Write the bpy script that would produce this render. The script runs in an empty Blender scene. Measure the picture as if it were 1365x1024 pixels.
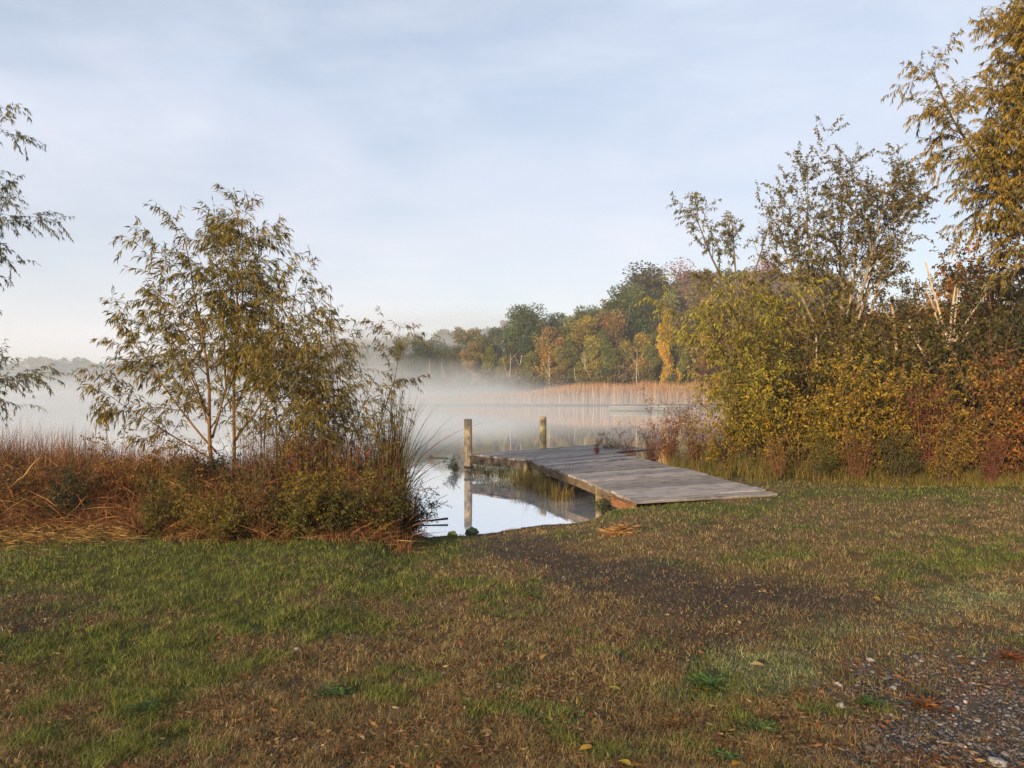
import bpy, math, random
import numpy as np
from mathutils import Vector

PI = math.pi
SC = bpy.context.scene
COL = SC.collection
F = 1051.0            # focal length of the photograph in its own pixels
CAM_H = 1.9           # eye height above the lake
LAND = 0.30           # height of the lawn above the lake
UP = np.array([0., 0., 1.])

# ------------------------------------------------------------------ helpers
def rng_(s): return np.random.default_rng(s)

def hash2(ix, iy, s):
    h = (ix.astype(np.int64) * 374761393 + iy.astype(np.int64) * 668265263 + s * 974711) & 0xFFFFFFFF
    h = ((h ^ (h >> 13)) * 1274126177) & 0xFFFFFFFF
    h = h ^ (h >> 16)
    return (h & 0xFFFFFF) / float(0xFFFFFF)

def vnoise(x, y, s=0):
    ix = np.floor(x); iy = np.floor(y)
    fx = x - ix; fy = y - iy
    fx = fx * fx * (3 - 2 * fx); fy = fy * fy * (3 - 2 * fy)
    a = hash2(ix, iy, s); b = hash2(ix + 1, iy, s); c = hash2(ix, iy + 1, s); d = hash2(ix + 1, iy + 1, s)
    return (a * (1 - fx) + b * fx) * (1 - fy) + (c * (1 - fx) + d * fx) * fy

def fbm(x, y, s=0, o=4):
    r = 0; a = .5; t = 0
    for k in range(o):
        r = r + a * vnoise(x, y, s + k * 17); t += a
        x = x * 2.03 + 5.1; y = y * 2.03 + 3.7; a *= .5
    return r / t

def norm(v):
    return v / np.maximum(np.linalg.norm(v, axis=-1, keepdims=True), 1e-9)

def ground_pt(px, py, z=LAND):
    """plan position of the point the photograph shows at (px, py) at height z"""
    d = (CAM_H - z) * F / (py - 526.0)
    return (px - 682.5) / F * d, d

def at(px, d):
    return (px - 682.5) / F * d

def link_mesh(name, me, mat, parent=None):
    o = bpy.data.objects.new(name, me)
    COL.objects.link(o)
    if mat is not None and len(me.materials) == 0: me.materials.append(mat)
    if parent is not None: o.parent = parent
    return o

def np_mesh(name, V, faces, C=None, smooth=False):
    """faces: list of (n,k) index arrays"""
    me = bpy.data.meshes.new(name)
    V = np.asarray(V, np.float32)
    me.vertices.add(len(V)); me.vertices.foreach_set('co', V.ravel())
    li = []; ls = []; n0 = 0
    for f in faces:
        f = np.asarray(f, np.int32)
        if f.size == 0: continue
        li.append(f.ravel())
        ls.append(n0 + np.arange(len(f), dtype=np.int32) * f.shape[1])
        n0 += f.size
    li = np.concatenate(li); ls = np.concatenate(ls)
    me.loops.add(len(li)); me.loops.foreach_set('vertex_index', li)
    me.polygons.add(len(ls)); me.polygons.foreach_set('loop_start', ls)
    if smooth: me.polygons.foreach_set('use_smooth', np.ones(len(ls), bool))
    if C is not None:
        ca = me.color_attributes.new('Col', 'FLOAT_COLOR', 'POINT')
        c4 = np.ones((len(V), 4), np.float32); c4[:, :3] = C
        ca.data.foreach_set('color', c4.ravel())
    me.update(calc_edges=True)
    return me

class MB:
    """collects quads/tris with a colour per vertex and builds ONE mesh"""
    def __init__(s): s.V = []; s.C = []; s.f3 = []; s.f4 = []; s.n = 0
    def add(s, V, f3=None, f4=None, C=(1, 1, 1)):
        V = np.asarray(V, float).reshape(-1, 3)
        C = np.asarray(C, float)
        if C.ndim == 1: C = np.tile(C, (len(V), 1))
        s.V.append(V); s.C.append(C)
        if f3 is not None and len(f3): s.f3.append(np.asarray(f3) + s.n)
        if f4 is not None and len(f4): s.f4.append(np.asarray(f4) + s.n)
        s.n += len(V)
    def mesh(s, name, smooth=False):
        fs = []
        if s.f3: fs.append(np.concatenate(s.f3))
        if s.f4: fs.append(np.concatenate(s.f4))
        return np_mesh(name, np.concatenate(s.V), fs, np.concatenate(s.C), smooth)
    def build(s, name, mat, parent=None, smooth=False):
        return link_mesh(name, s.mesh(name, smooth), mat, parent)
    # shapes
    def tube(s, P, R, n=5, C=(1, 1, 1), cap=True):
        P = np.asarray(P, float); R = np.asarray(R, float); k = len(P)
        T = norm(np.gradient(P, axis=0))
        ref = np.array([1., 0, 0]) if abs(T[0][0]) < .8 else np.array([0, 1., 0])
        A = norm(np.cross(T, ref)); B = np.cross(T, A)
        a = np.arange(n) * 2 * PI / n
        V = P[:, None] + R[:, None, None] * (np.cos(a)[None, :, None] * A[:, None] + np.sin(a)[None, :, None] * B[:, None])
        i = np.arange(k - 1)[:, None] * n; j = np.arange(n)[None]; j2 = (j + 1) % n
        f4 = np.stack([i + j, i + j2, i + n + j2, i + n + j], -1).reshape(-1, 4)
        V = V.reshape(-1, 3); f3 = None
        if cap:
            V = np.concatenate([V, P[-1:], P[:1]])
            m = k * n; j = np.arange(n); j2 = (j + 1) % n
            f3 = np.concatenate([np.stack([(k - 1) * n + j, (k - 1) * n + j2, np.full(n, m)], -1),
                                 np.stack([j2, j, np.full(n, m + 1)], -1)])
        s.add(V, f3, f4, C)
    def hexa(s, c, C=(1, 1, 1)):
        """8 corners: bottom 4 counter-clockwise, top 4"""
        s.add(c, None, [[3, 2, 1, 0], [4, 5, 6, 7], [0, 1, 5, 4], [1, 2, 6, 5], [2, 3, 7, 6], [3, 0, 4, 7]], C)
    def leaves(s, P, D, S, L, W, C, fold=.15, bend=.0):
        """rhombic leaves: base P, direction D, side S"""
        n = len(P); L = np.broadcast_to(L, n)[:, None]; W = np.broadcast_to(W, n)[:, None]
        N = np.cross(D, S)
        m = P + D * L * .42
        tip = P + D * L - UP * L * bend
        V = np.stack([P, m + S * W * .5 + N * W * fold, tip, m - S * W * .5 + N * W * fold], 1).reshape(-1, 3)
        f = np.arange(n)[:, None] * 4 + np.arange(4)[None]
        s.add(V, None, f, np.repeat(C, 4, 0))
    def blades(s, P, D, H, W, lean, C, seg=4, tipc=None, kink=None):
        """grass blades: root P, horizontal lean direction D (n,2), height H, width W, lean = sideways throw at the tip as share of H"""
        n = len(P); t = np.linspace(0, 1, seg + 1)
        D3 = np.concatenate([D, np.zeros((n, 1))], 1)
        S = np.stack([-D[:, 1], D[:, 0], np.zeros(n)], 1)
        ang = np.random.default_rng(n).uniform(0, 2 * PI, n)
        S = np.stack([np.cos(ang), np.sin(ang), np.zeros(n)], 1)
        lean = np.broadcast_to(lean, n)
        pos = P[:, None] + D3[:, None] * (H * lean)[:, None, None] * (t ** 1.8)[None, :, None]
        zz = H[:, None] * (t[None] - (np.clip(lean, 0, 1.4) * .42)[:, None] * t[None] ** 2.6)
        pos[:, :, 2] += zz
        w = W[:, None] * np.clip(1 - t ** 1.7, 0.03, 1)[None] * .5
        Lf = pos - S[:, None] * w[..., None]; Rt = pos + S[:, None] * w[..., None]
        V = np.stack([Lf, Rt], 2).reshape(n, -1, 3)
        k = (seg + 1) * 2
        i = np.arange(seg) * 2
        q = np.stack([i, i + 1, i + 3, i + 2], -1)
        f = (np.arange(n)[:, None, None] * k + q[None]).reshape(-1, 4)
        CC = np.repeat(C[:, None], k, 1)
        if tipc is not None:
            tt = np.repeat(t, 2)[None, :, None]
            CC = CC * (1 - tt) + tipc[:, None] * tt
        s.add(V.reshape(-1, 3), None, f, CC.reshape(-1, 3))

def tag(o, label=None, cat=None, group=None, kind=None):
    if label: o['label'] = label
    if cat: o['category'] = cat
    if group: o['group'] = group
    if kind: o['kind'] = kind
    return o

def thing(name, label, cat, loc=(0, 0, 0), rz=0, group=None, scale=1):
    o = bpy.data.objects.new(name, None); COL.objects.link(o)
    o.location = loc; o.rotation_euler = (0, 0, rz)
    o.scale = (scale, scale, scale) if np.isscalar(scale) else scale
    o.empty_display_size = .2
    return tag(o, label, cat, group)

# ------------------------------------------------------------------ materials
def new_mat(name):
    m = bpy.data.materials.new(name); m.use_nodes = True
    nt = m.node_tree; nt.nodes.clear()
    out = nt.nodes.new('ShaderNodeOutputMaterial')
    return m, nt, out

def N(nt, kind, **kw):
    n = nt.nodes.new(kind)
    for k, v in kw.items():
        if k.startswith('i_'):
            key = k[2:]
            n.inputs[int(key) if key.isdigit() else key.replace('_', ' ')].default_value = v
        else: setattr(n, k, v)
    return n

def mixc(nt, bt, fac, a, b):
    n = nt.nodes.new('ShaderNodeMix'); n.data_type = 'RGBA'; n.blend_type = bt
    for sock, v in ((n.inputs[0], fac), (n.inputs[6], a), (n.inputs[7], b)):
        if hasattr(v, 'links') or isinstance(v, bpy.types.NodeSocket): nt.links.new(v, sock)
        else: sock.default_value = v
    return n.outputs[2]

def leaf_material(name, rough=.55, trans=.35, spec=.25):
    m, nt, out = new_mat(name)
    at_ = N(nt, 'ShaderNodeVertexColor', layer_name='Col')
    oi = N(nt, 'ShaderNodeObjectInfo')
    c = mixc(nt, 'MULTIPLY', 1., at_.outputs['Color'], oi.outputs['Color'])
    p = N(nt, 'ShaderNodeBsdfPrincipled', i_Roughness=rough)
    p.inputs['Specular IOR Level'].default_value = spec
    tr = N(nt, 'ShaderNodeBsdfTranslucent')
    nt.links.new(c, p.inputs['Base Color']); nt.links.new(c, tr.inputs['Color'])
    mx = N(nt, 'ShaderNodeMixShader', i_0=trans)
    nt.links.new(p.outputs[0], mx.inputs[1]); nt.links.new(tr.outputs[0], mx.inputs[2])
    nt.links.new(mx.outputs[0], out.inputs[0])
    return m

def bark_material(name, scale=18, tint=True):
    m, nt, out = new_mat(name)
    at_ = N(nt, 'ShaderNodeVertexColor', layer_name='Col')
    oi = N(nt, 'ShaderNodeObjectInfo')
    tc = N(nt, 'ShaderNodeTexCoord')
    mp = N(nt, 'ShaderNodeMapping'); mp.inputs['Scale'].default_value = (1, 1, .25)
    nt.links.new(tc.outputs['Object'], mp.inputs[0])
    nz = N(nt, 'ShaderNodeTexNoise', i_Scale=scale, i_Detail=5., i_Roughness=.65)
    nt.links.new(mp.outputs[0], nz.inputs[0])
    rp = N(nt, 'ShaderNodeValToRGB')
    rp.color_ramp.elements[0].position = .3; rp.color_ramp.elements[0].color = (.45, .42, .4, 1)
    rp.color_ramp.elements[1].position = .7; rp.color_ramp.elements[1].color = (1.25, 1.2, 1.15, 1)
    nt.links.new(nz.outputs[0], rp.inputs[0])
    c = mixc(nt, 'MULTIPLY', 1., at_.outputs['Color'], rp.outputs[0])
    p = N(nt, 'ShaderNodeBsdfPrincipled', i_Roughness=.85)
    p.inputs['Specular IOR Level'].default_value = .2
    nt.links.new(c, p.inputs['Base Color'])
    bp = N(nt, 'ShaderNodeBump', i_Strength=.5, i_Distance=.02)
    nt.links.new(nz.outputs[0], bp.inputs['Height']); nt.links.new(bp.outputs[0], p.inputs['Normal'])
    nt.links.new(p.outputs[0], out.inputs[0])
    return m

def wood_material():
    m, nt, out = new_mat('weathered_wood')
    at_ = N(nt, 'ShaderNodeVertexColor', layer_name='Col')
    uv = N(nt, 'ShaderNodeUVMap'); uv.uv_map = 'UVMap'
    mp = N(nt, 'ShaderNodeMapping'); mp.inputs['Scale'].default_value = (2.4, 40, 1)
    nt.links.new(uv.outputs[0], mp.inputs[0])
    g = N(nt, 'ShaderNodeTexNoise', i_Scale=1.6, i_Detail=6., i_Roughness=.7, i_Distortion=.5)
    nt.links.new(mp.outputs[0], g.inputs[0])
    rp = N(nt, 'ShaderNodeValToRGB')
    rp.color_ramp.elements[0].position = .32; rp.color_ramp.elements[0].color = (.38, .35, .33, 1)
    rp.color_ramp.elements[1].position = .66; rp.color_ramp.elements[1].color = (1.15, 1.12, 1.1, 1)
    nt.links.new(g.outputs[0], rp.inputs[0])
    c = mixc(nt, 'MULTIPLY', 1., at_.outputs['Color'], rp.outputs[0])
    # dark damp blotches
    b = N(nt, 'ShaderNodeTexNoise', i_Scale=2.2, i_Detail=4., i_Roughness=.6)
    mp2 = N(nt, 'ShaderNodeMapping'); mp2.inputs['Scale'].default_value = (1.1, 2.6, 1)
    nt.links.new(uv.outputs[0], mp2.inputs[0]); nt.links.new(mp2.outputs[0], b.inputs[0])
    rb = N(nt, 'ShaderNodeValToRGB')
    rb.color_ramp.elements[0].position = .5; rb.color_ramp.elements[0].color = (1, 1, 1, 1)
    rb.color_ramp.elements[1].position = .68; rb.color_ramp.elements[1].color = (.42, .38, .36, 1)
    nt.links.new(b.outputs[0], rb.inputs[0])
    c = mixc(nt, 'MULTIPLY', .9, c, rb.outputs[0])
    p = N(nt, 'ShaderNodeBsdfPrincipled', i_Roughness=.7)
    p.inputs['Specular IOR Level'].default_value = .3
    nt.links.new(c, p.inputs['Base Color'])
    bp = N(nt, 'ShaderNodeBump', i_Strength=.6, i_Distance=.006)
    nt.links.new(g.outputs[0], bp.inputs['Height']); nt.links.new(bp.outputs[0], p.inputs['Normal'])
    nt.links.new(p.outputs[0], out.inputs[0])
    return m

def plain_material(name, col, rough=.8, nscale=6, var=.35):
    m, nt, out = new_mat(name)
    tc = N(nt, 'ShaderNodeTexCoord')
    nz = N(nt, 'ShaderNodeTexNoise', i_Scale=nscale, i_Detail=4.)
    nt.links.new(tc.outputs['Object'], nz.inputs[0])
    rp = N(nt, 'ShaderNodeValToRGB')
    a, b = 1 - var, 1 + var
    rp.color_ramp.elements[0].position = .3; rp.color_ramp.elements[1].position = .7
    rp.color_ramp.elements[0].color = (col[0] * a, col[1] * a, col[2] * a, 1)
    rp.color_ramp.elements[1].color = (col[0] * b, col[1] * b, col[2] * b, 1)
    nt.links.new(nz.outputs[0], rp.inputs[0])
    p = N(nt, 'ShaderNodeBsdfPrincipled', i_Roughness=rough)
    nt.links.new(rp.outputs[0], p.inputs['Base Color'])
    nt.links.new(p.outputs[0], out.inputs[0])
    return m

def ground_material():
    m, nt, out = new_mat('lawn_soil')
    at_ = N(nt, 'ShaderNodeVertexColor', layer_name='Col')
    tc = N(nt, 'ShaderNodeTexCoord')
    n1 = N(nt, 'ShaderNodeTexNoise', i_Scale=38., i_Detail=6., i_Roughness=.75)
    n2 = N(nt, 'ShaderNodeTexNoise', i_Scale=5., i_Detail=5., i_Roughness=.65)
    nt.links.new(tc.outputs['Object'], n1.inputs[0]); nt.links.new(tc.outputs['Object'], n2.inputs[0])
    r1 = N(nt, 'ShaderNodeValToRGB'); e = r1.color_ramp.elements
    e[0].position = .33; e[0].color = (.35, .33, .3, 1); e[1].position = .7; e[1].color = (1.5, 1.45, 1.4, 1)
    r2 = N(nt, 'ShaderNodeValToRGB'); e = r2.color_ramp.elements
    e[0].position = .35; e[0].color = (.7, .66, .62, 1); e[1].position = .7; e[1].color = (1.2, 1.2, 1.15, 1)
    nt.links.new(n1.outputs[0], r1.inputs[0]); nt.links.new(n2.outputs[0], r2.inputs[0])
    c = mixc(nt, 'MULTIPLY', 1., at_.outputs['Color'], r1.outputs[0])
    c = mixc(nt, 'MULTIPLY', 1., c, r2.outputs[0])
    p = N(nt, 'ShaderNodeBsdfPrincipled', i_Roughness=.9)
    p.inputs['Specular IOR Level'].default_value = .2
    nt.links.new(c, p.inputs['Base Color'])
    bp = N(nt, 'ShaderNodeBump', i_Strength=.8, i_Distance=.03)
    nt.links.new(n1.outputs[0], bp.inputs['Height']); nt.links.new(bp.outputs[0], p.inputs['Normal'])
    nt.links.new(p.outputs[0], out.inputs[0])
    return m

def water_material():
    m, nt, out = new_mat('still_lake_water')
    tc = N(nt, 'ShaderNodeTexCoord')
    mp = N(nt, 'ShaderNodeMapping'); mp.inputs['Scale'].default_value = (1, 1.6, 1)
    nt.links.new(tc.outputs['Object'], mp.inputs[0])
    nz = N(nt, 'ShaderNodeTexNoise', i_Scale=1.3, i_Detail=3.)
    nt.links.new(mp.outputs[0], nz.inputs[0])
    bp = N(nt, 'ShaderNodeBump', i_Strength=.03, i_Distance=.03)
    nt.links.new(nz.outputs[0], bp.inputs['Height'])
    p = N(nt, 'ShaderNodeBsdfPrincipled', i_Roughness=.03, i_Metallic=.8, i_IOR=1.33)
    p.inputs['Base Color'].default_value = (.86, .88, .92, 1)
    nt.links.new(bp.outputs[0], p.inputs['Normal'])
    nt.links.new(p.outputs[0], out.inputs[0])
    return m

def haze_material(density, col=(.93, .95, 1, 1)):
    m, nt, out = new_mat('morning_haze')
    v = N(nt, 'ShaderNodeVolumePrincipled'); v.inputs['Density'].default_value = density
    v.inputs['Color'].default_value = col
    nt.links.new(v.outputs[0], out.inputs['Volume'])
    return m

def mist_material(density, nscale, contrast=.5, stretch=(1, 1, 2.5)):
    """densest in the middle of its bank, thinning to nothing at the bank's edge, with drifting wisps"""
    m, nt, out = new_mat('lake_mist')
    tc = N(nt, 'ShaderNodeTexCoord')
    ln = N(nt, 'ShaderNodeVectorMath', operation='DOT_PRODUCT')
    nt.links.new(tc.outputs['Object'], ln.inputs[0]); nt.links.new(tc.outputs['Object'], ln.inputs[1])
    fall = N(nt, 'ShaderNodeMath', operation='SUBTRACT', use_clamp=True); fall.inputs[0].default_value = 1
    nt.links.new(ln.outputs['Value'], fall.inputs[1])
    pw = N(nt, 'ShaderNodeMath', operation='POWER'); pw.inputs[1].default_value = 1.5
    nt.links.new(fall.outputs[0], pw.inputs[0])
    geo = N(nt, 'ShaderNodeNewGeometry')
    mp = N(nt, 'ShaderNodeMapping'); mp.inputs['Scale'].default_value = stretch
    nt.links.new(geo.outputs['Position'], mp.inputs[0])
    nz = N(nt, 'ShaderNodeTexNoise', i_Scale=nscale, i_Detail=2., i_Roughness=.6)
    nt.links.new(mp.outputs[0], nz.inputs[0])
    mr = N(nt, 'ShaderNodeMapRange'); mr.inputs[1].default_value = .5 - contrast * .35; mr.inputs[2].default_value = .5 + contrast * .45
    nt.links.new(nz.outputs[0], mr.inputs[0])
    mu = N(nt, 'ShaderNodeMath', operation='MULTIPLY')
    nt.links.new(pw.outputs[0], mu.inputs[0]); nt.links.new(mr.outputs[0], mu.inputs[1])
    m2 = N(nt, 'ShaderNodeMath', operation='MULTIPLY'); m2.inputs[1].default_value = density
    nt.links.new(mu.outputs[0], m2.inputs[0])
    v = N(nt, 'ShaderNodeVolumePrincipled'); v.inputs['Color'].default_value = (.86, .92, 1.0, 1)
    nt.links.new(m2.outputs[0], v.inputs['Density'])
    nt.links.new(v.outputs[0], out.inputs['Volume'])
    return m

LEAF = leaf_material('leaf')
BLADE = leaf_material('dry_blade', .7, .3, .15)
LAWN = leaf_material('lawn_blade', .6, .25, .25)
BARK = bark_material('bark')
WOOD = wood_material()

# ------------------------------------------------------------------ terrain
LAKE = np.array([(-1.16, 10.4), (-.43, 10.74), (.19, 11.28), (.87, 11.68), (1.54, 12.18), (2.2, 13.2), (2.9, 15.3), (3.4, 18.5), (5, 24), (9, 34),
                 (17, 58), (27, 92), (34, 122), (32, 131), (15, 134), (-5, 135), (-20, 140), (-50, 190), (-90, 250), (-150, 330),
                 (-250, 380), (-420, 400), (-420, 30), (-60, 18), (-20, 15.2), (-8, 14.4), (-4, 13.6), (-2.2, 12.2), (-1.5, 11.2)], float)

def lake_sd(x, y):
    """signed distance to the shoreline: positive on land"""
    x = np.asarray(x, float); y = np.asarray(y, float)
    best = np.full(x.shape, 1e9); inside = np.zeros(x.shape, bool)
    n = len(LAKE)
    for i in range(n):
        ax, ay = LAKE[i]; bx, by = LAKE[(i + 1) % n]
        dx, dy = bx - ax, by - ay
        t = np.clip(((x - ax) * dx + (y - ay) * dy) / (dx * dx + dy * dy), 0, 1)
        best = np.minimum(best, np.hypot(x - ax - t * dx, y - ay - t * dy))
        c = ((ay > y) != (by > y)) & (x < (bx - ax) * (y - ay) / (by - ay + 1e-12) + ax)
        inside ^= c
    return np.where(inside, -best, best)

def sstep(a, b, x):
    t = np.clip((x - a) / (b - a), 0, 1)
    return t * t * (3 - 2 * t)

def height(x, y):
    x = np.asarray(x, float); y = np.asarray(y, float)
    s = lake_sd(x, y)
    jag = (fbm(x * 2.2, y * 2.2, 5) - .5) * .35 * np.exp(-(y / 25.) ** 2)
    s = s + jag
    tau = .45 + 1.9 * sstep(-1.7, -1.0, x) * sstep(1.5, .8, x) * (y < 14)
    z = np.where(s > 0, LAND * (1 - np.exp(-np.maximum(s, 0) / tau)), np.maximum(s * .35, -.8))
    z = z + np.where(s > 0, (fbm(x * .9, y * .9, 9) - .5) * .10 * sstep(0.2, 2, s) * np.exp(-(y / 40.) ** 2), 0)
    z = z + (fbm(x * 5, y * 5, 21) - .5) * .03 * (s > .1) * np.exp(-(y / 14.) ** 2)
    # gentle rise to the right bank and the wooded hill beyond the far shore
    z = z + sstep(8, 60, s) * 1.2 * (y > 0)
    z = z + 13.0 * sstep(12, 75, s) * sstep(-60, 25, x) * sstep(90, 150, y)
    z = z + 6.0 * sstep(15, 80, s) * sstep(150, 300, y)
    z = z + 5.0 * sstep(10, 60, s) * sstep(30, 60, x) * sstep(20, 60, y)
    return z

def hz(x, y): return float(height(np.array([x]), np.array([y]))[0])

G = dict(
    green=np.array([.070, .076, .016]), dry=np.array([.135, .092, .040]), soil=np.array([.058, .040, .027]), moss=np.array([.105, .108, .050]),
    gravel=np.array([.070, .066, .068]), straw=np.array([.22, .12, .035]), mud=np.array([.038, .030, .022]))

def bl(px, py, cx, cy, sx, sy, rot=0):
    c, s = math.cos(rot), math.sin(rot)
    dx, dy = px - cx, py - cy
    u = (c * dx + s * dy) / sx; v = (-s * dx + c * dy) / sy
    return np.exp(-(u * u + v * v))

def zones(x, y):
    """share of each ground cover at a plan position (x, y)"""
    yy = np.maximum(y, .5)
    px = 682.5 + F * x / yy; py = 526 + (CAM_H - LAND) * F / yy
    nz = fbm(x * 1.6, y * 1.6, 31, 5) - .5
    nz2 = fbm(x * 4.5 + 9, y * 4.5, 47, 4) - .5
    nz3 = fbm(x * .8 + 3, y * .8 + 8, 77, 3) - .5
    w = {}
    w['dry'] = .55 + nz * 1.6 - nz2 * .8 + .35 * bl(px, py, 1200, 695, 260, 24) + .3 * bl(px, py, 700, 830, 260, 120)
    w['green'] = (1.15 * sstep(680, 560, px) * sstep(812, 745, py) + .95 * bl(px, py, 150, 872, 150, 40, -.25) + .5 * bl(px, py, 330, 800, 230, 45)
                  + .7 * bl(px, py, 1200, 655, 260, 17) + .9 * bl(px, py, 930, 682, 90, 12) + .35 * bl(px, py, 60, 950, 120, 60)
                  + .75 * bl(px, py, 1040, 750, 60, 28) + .6 * bl(px, py, 1240, 745, 90, 22) + .35 * bl(px, py, 480, 905, 40, 20) + .4 * bl(px, py, 1010, 960, 60, 20)
                  + .24 + nz2 * 2.2 - nz * 1.0)
    w['soil'] = (.8 * bl(px, py, 745, 738, 90, 16, .3) + .6 * bl(px, py, 1190, 832, 150, 18, .15) + .5 * bl(px, py, 960, 850, 200, 22, .15) + 1.3 * bl(px, py, 830, 765, 150, 28, .25) + 1.2 * bl(px, py, 1060, 800, 170, 24, .12) + .8 * bl(px, py, 690, 718, 70, 14) + .5 * bl(px, py, 900, 820, 160, 30, .1)
                 + .35 * bl(px, py, 800, 880, 200, 50) + nz3 * 1.3 + nz2 * 1.2 + .12)
    w['mud'] = .95 * bl(px, py, 40, 830, 130, 30, -.15) + .35 * bl(px, py, 220, 775, 110, 14, -.2) + nz * .5 - .05
    w['moss'] = (1.35 * bl(px, py, 1010, 893, 95, 32) + 1.25 * bl(px, py, 1160, 830, 130, 26) + 1.1 * bl(px, py, 1320, 800, 90, 24) + .3 * bl(px, py, 760, 930, 150, 60) + .4 * bl(px, py, 1000, 690, 200, 20) + nz2 * 1.3 - nz3 * .6)
    w['gravel'] = (1.6 * bl(px, py, 1345, 955, 200, 95, .2) + .75 * bl(px, py, 1180, 1010, 140, 40) + .35 * bl(px, py, 1130, 900, 60, 28) + nz * .7 - .05)
    w['straw'] = 1.0 * bl(px, py, 60, 722, 120, 8) + nz2 * .3 - .1
    ks = list(w)
    A = np.stack([np.maximum(w[k], 0.001) for k in ks], -1) ** 3.0
    A = A / A.sum(-1, keepdims=True)
    return ks, A

def zone_colour(x, y):
    ks, A = zones(x, y)
    base = np.stack([G[k] for k in ks])
    return A @ base, ks, A

def build_ground():
    r = [.6]
    while r[-1] < 470:
        k = .0075 if r[-1] < 16 else (.013 if r[-1] < 60 else .03)
        r.append(r[-1] * (1 + k) if r[-1] > 1.6 else r[-1] + .1)
    r = np.array(r)
    a = np.concatenate([np.radians(np.arange(-180, -48, 6.)), np.radians(np.arange(-48, 48, .24)), np.radians(np.arange(48, 180, 6.))])
    R, A = np.meshgrid(r, a, indexing='ij')
    X = R * np.sin(A); Y = R * np.cos(A)
    Z = height(X.ravel(), Y.ravel()).reshape(X.shape)
    nr, na = X.shape
    V = np.stack([X, Y, Z], -1).reshape(-1, 3)
    C, _, _ = zone_colour(V[:, 0], V[:, 1])
    # wet mud along the waterline, brown leaf litter under the woods far off
    s = lake_sd(V[:, 0], V[:, 1])
    wet = (sstep(.55, .05, s) * (V[:, 1] < 40))[:, None]
    C = C * (1 - wet) + np.array([.036, .028, .02]) * wet
    far = sstep(20, 40, V[:, 1])[:, None]
    C = C * (1 - far) + np.array([.07, .052, .028]) * far
    i = np.arange(nr - 1)[:, None] * na; j = np.arange(na)[None]; j2 = (j + 1) % na
    f = np.stack([i + j, i + j2, i + na + j2, i + na + j], -1).reshape(-1, 4)[:, ::-1]
    V = np.concatenate([V, [[0, 0, LAND]]]); C = np.concatenate([C, [G['dry']]])
    j = np.arange(na)
    f3 = np.stack([np.full(na, len(V) - 1), (j + 1) % na, j], -1)
    me = np_mesh('ground', V, [f, f3], C, True)
    o = link_mesh('ground', me, ground_material()); o['kind'] = 'structure'
    # one sheet of water
    w = np_mesh('lake_water', [(-430, 8, 0), (60, 8, 0), (60, 420, 0), (-430, 420, 0)], [[[0, 1, 2, 3]]])
    o = link_mesh('lake_water', w, water_material()); o['kind'] = 'structure'

build_ground()

def ZS(P):
    P[:, 2] = height(P[:, 0], P[:, 1]); return P

# ------------------------------------------------------------------ lawn
def lawn_points(rg, n, py0=642, py1=1060, bias=1.0):
    """plan points spread over the lawn, thinner with distance"""
    d0 = (CAM_H - LAND) * F / (py1 - 526); d1 = (CAM_H - LAND) * F / (py0 - 526)
    u = rg.uniform(0, 1, n) ** bias
    d = 1 / (1 / d0 + (1 / d1 - 1 / d0) * u)
    x = rg.uniform(-.74, .74, n) * d
    s = lake_sd(x, d)
    ok = s > .12
    return np.stack([x[ok], d[ok], np.zeros(ok.sum())], 1)

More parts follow.
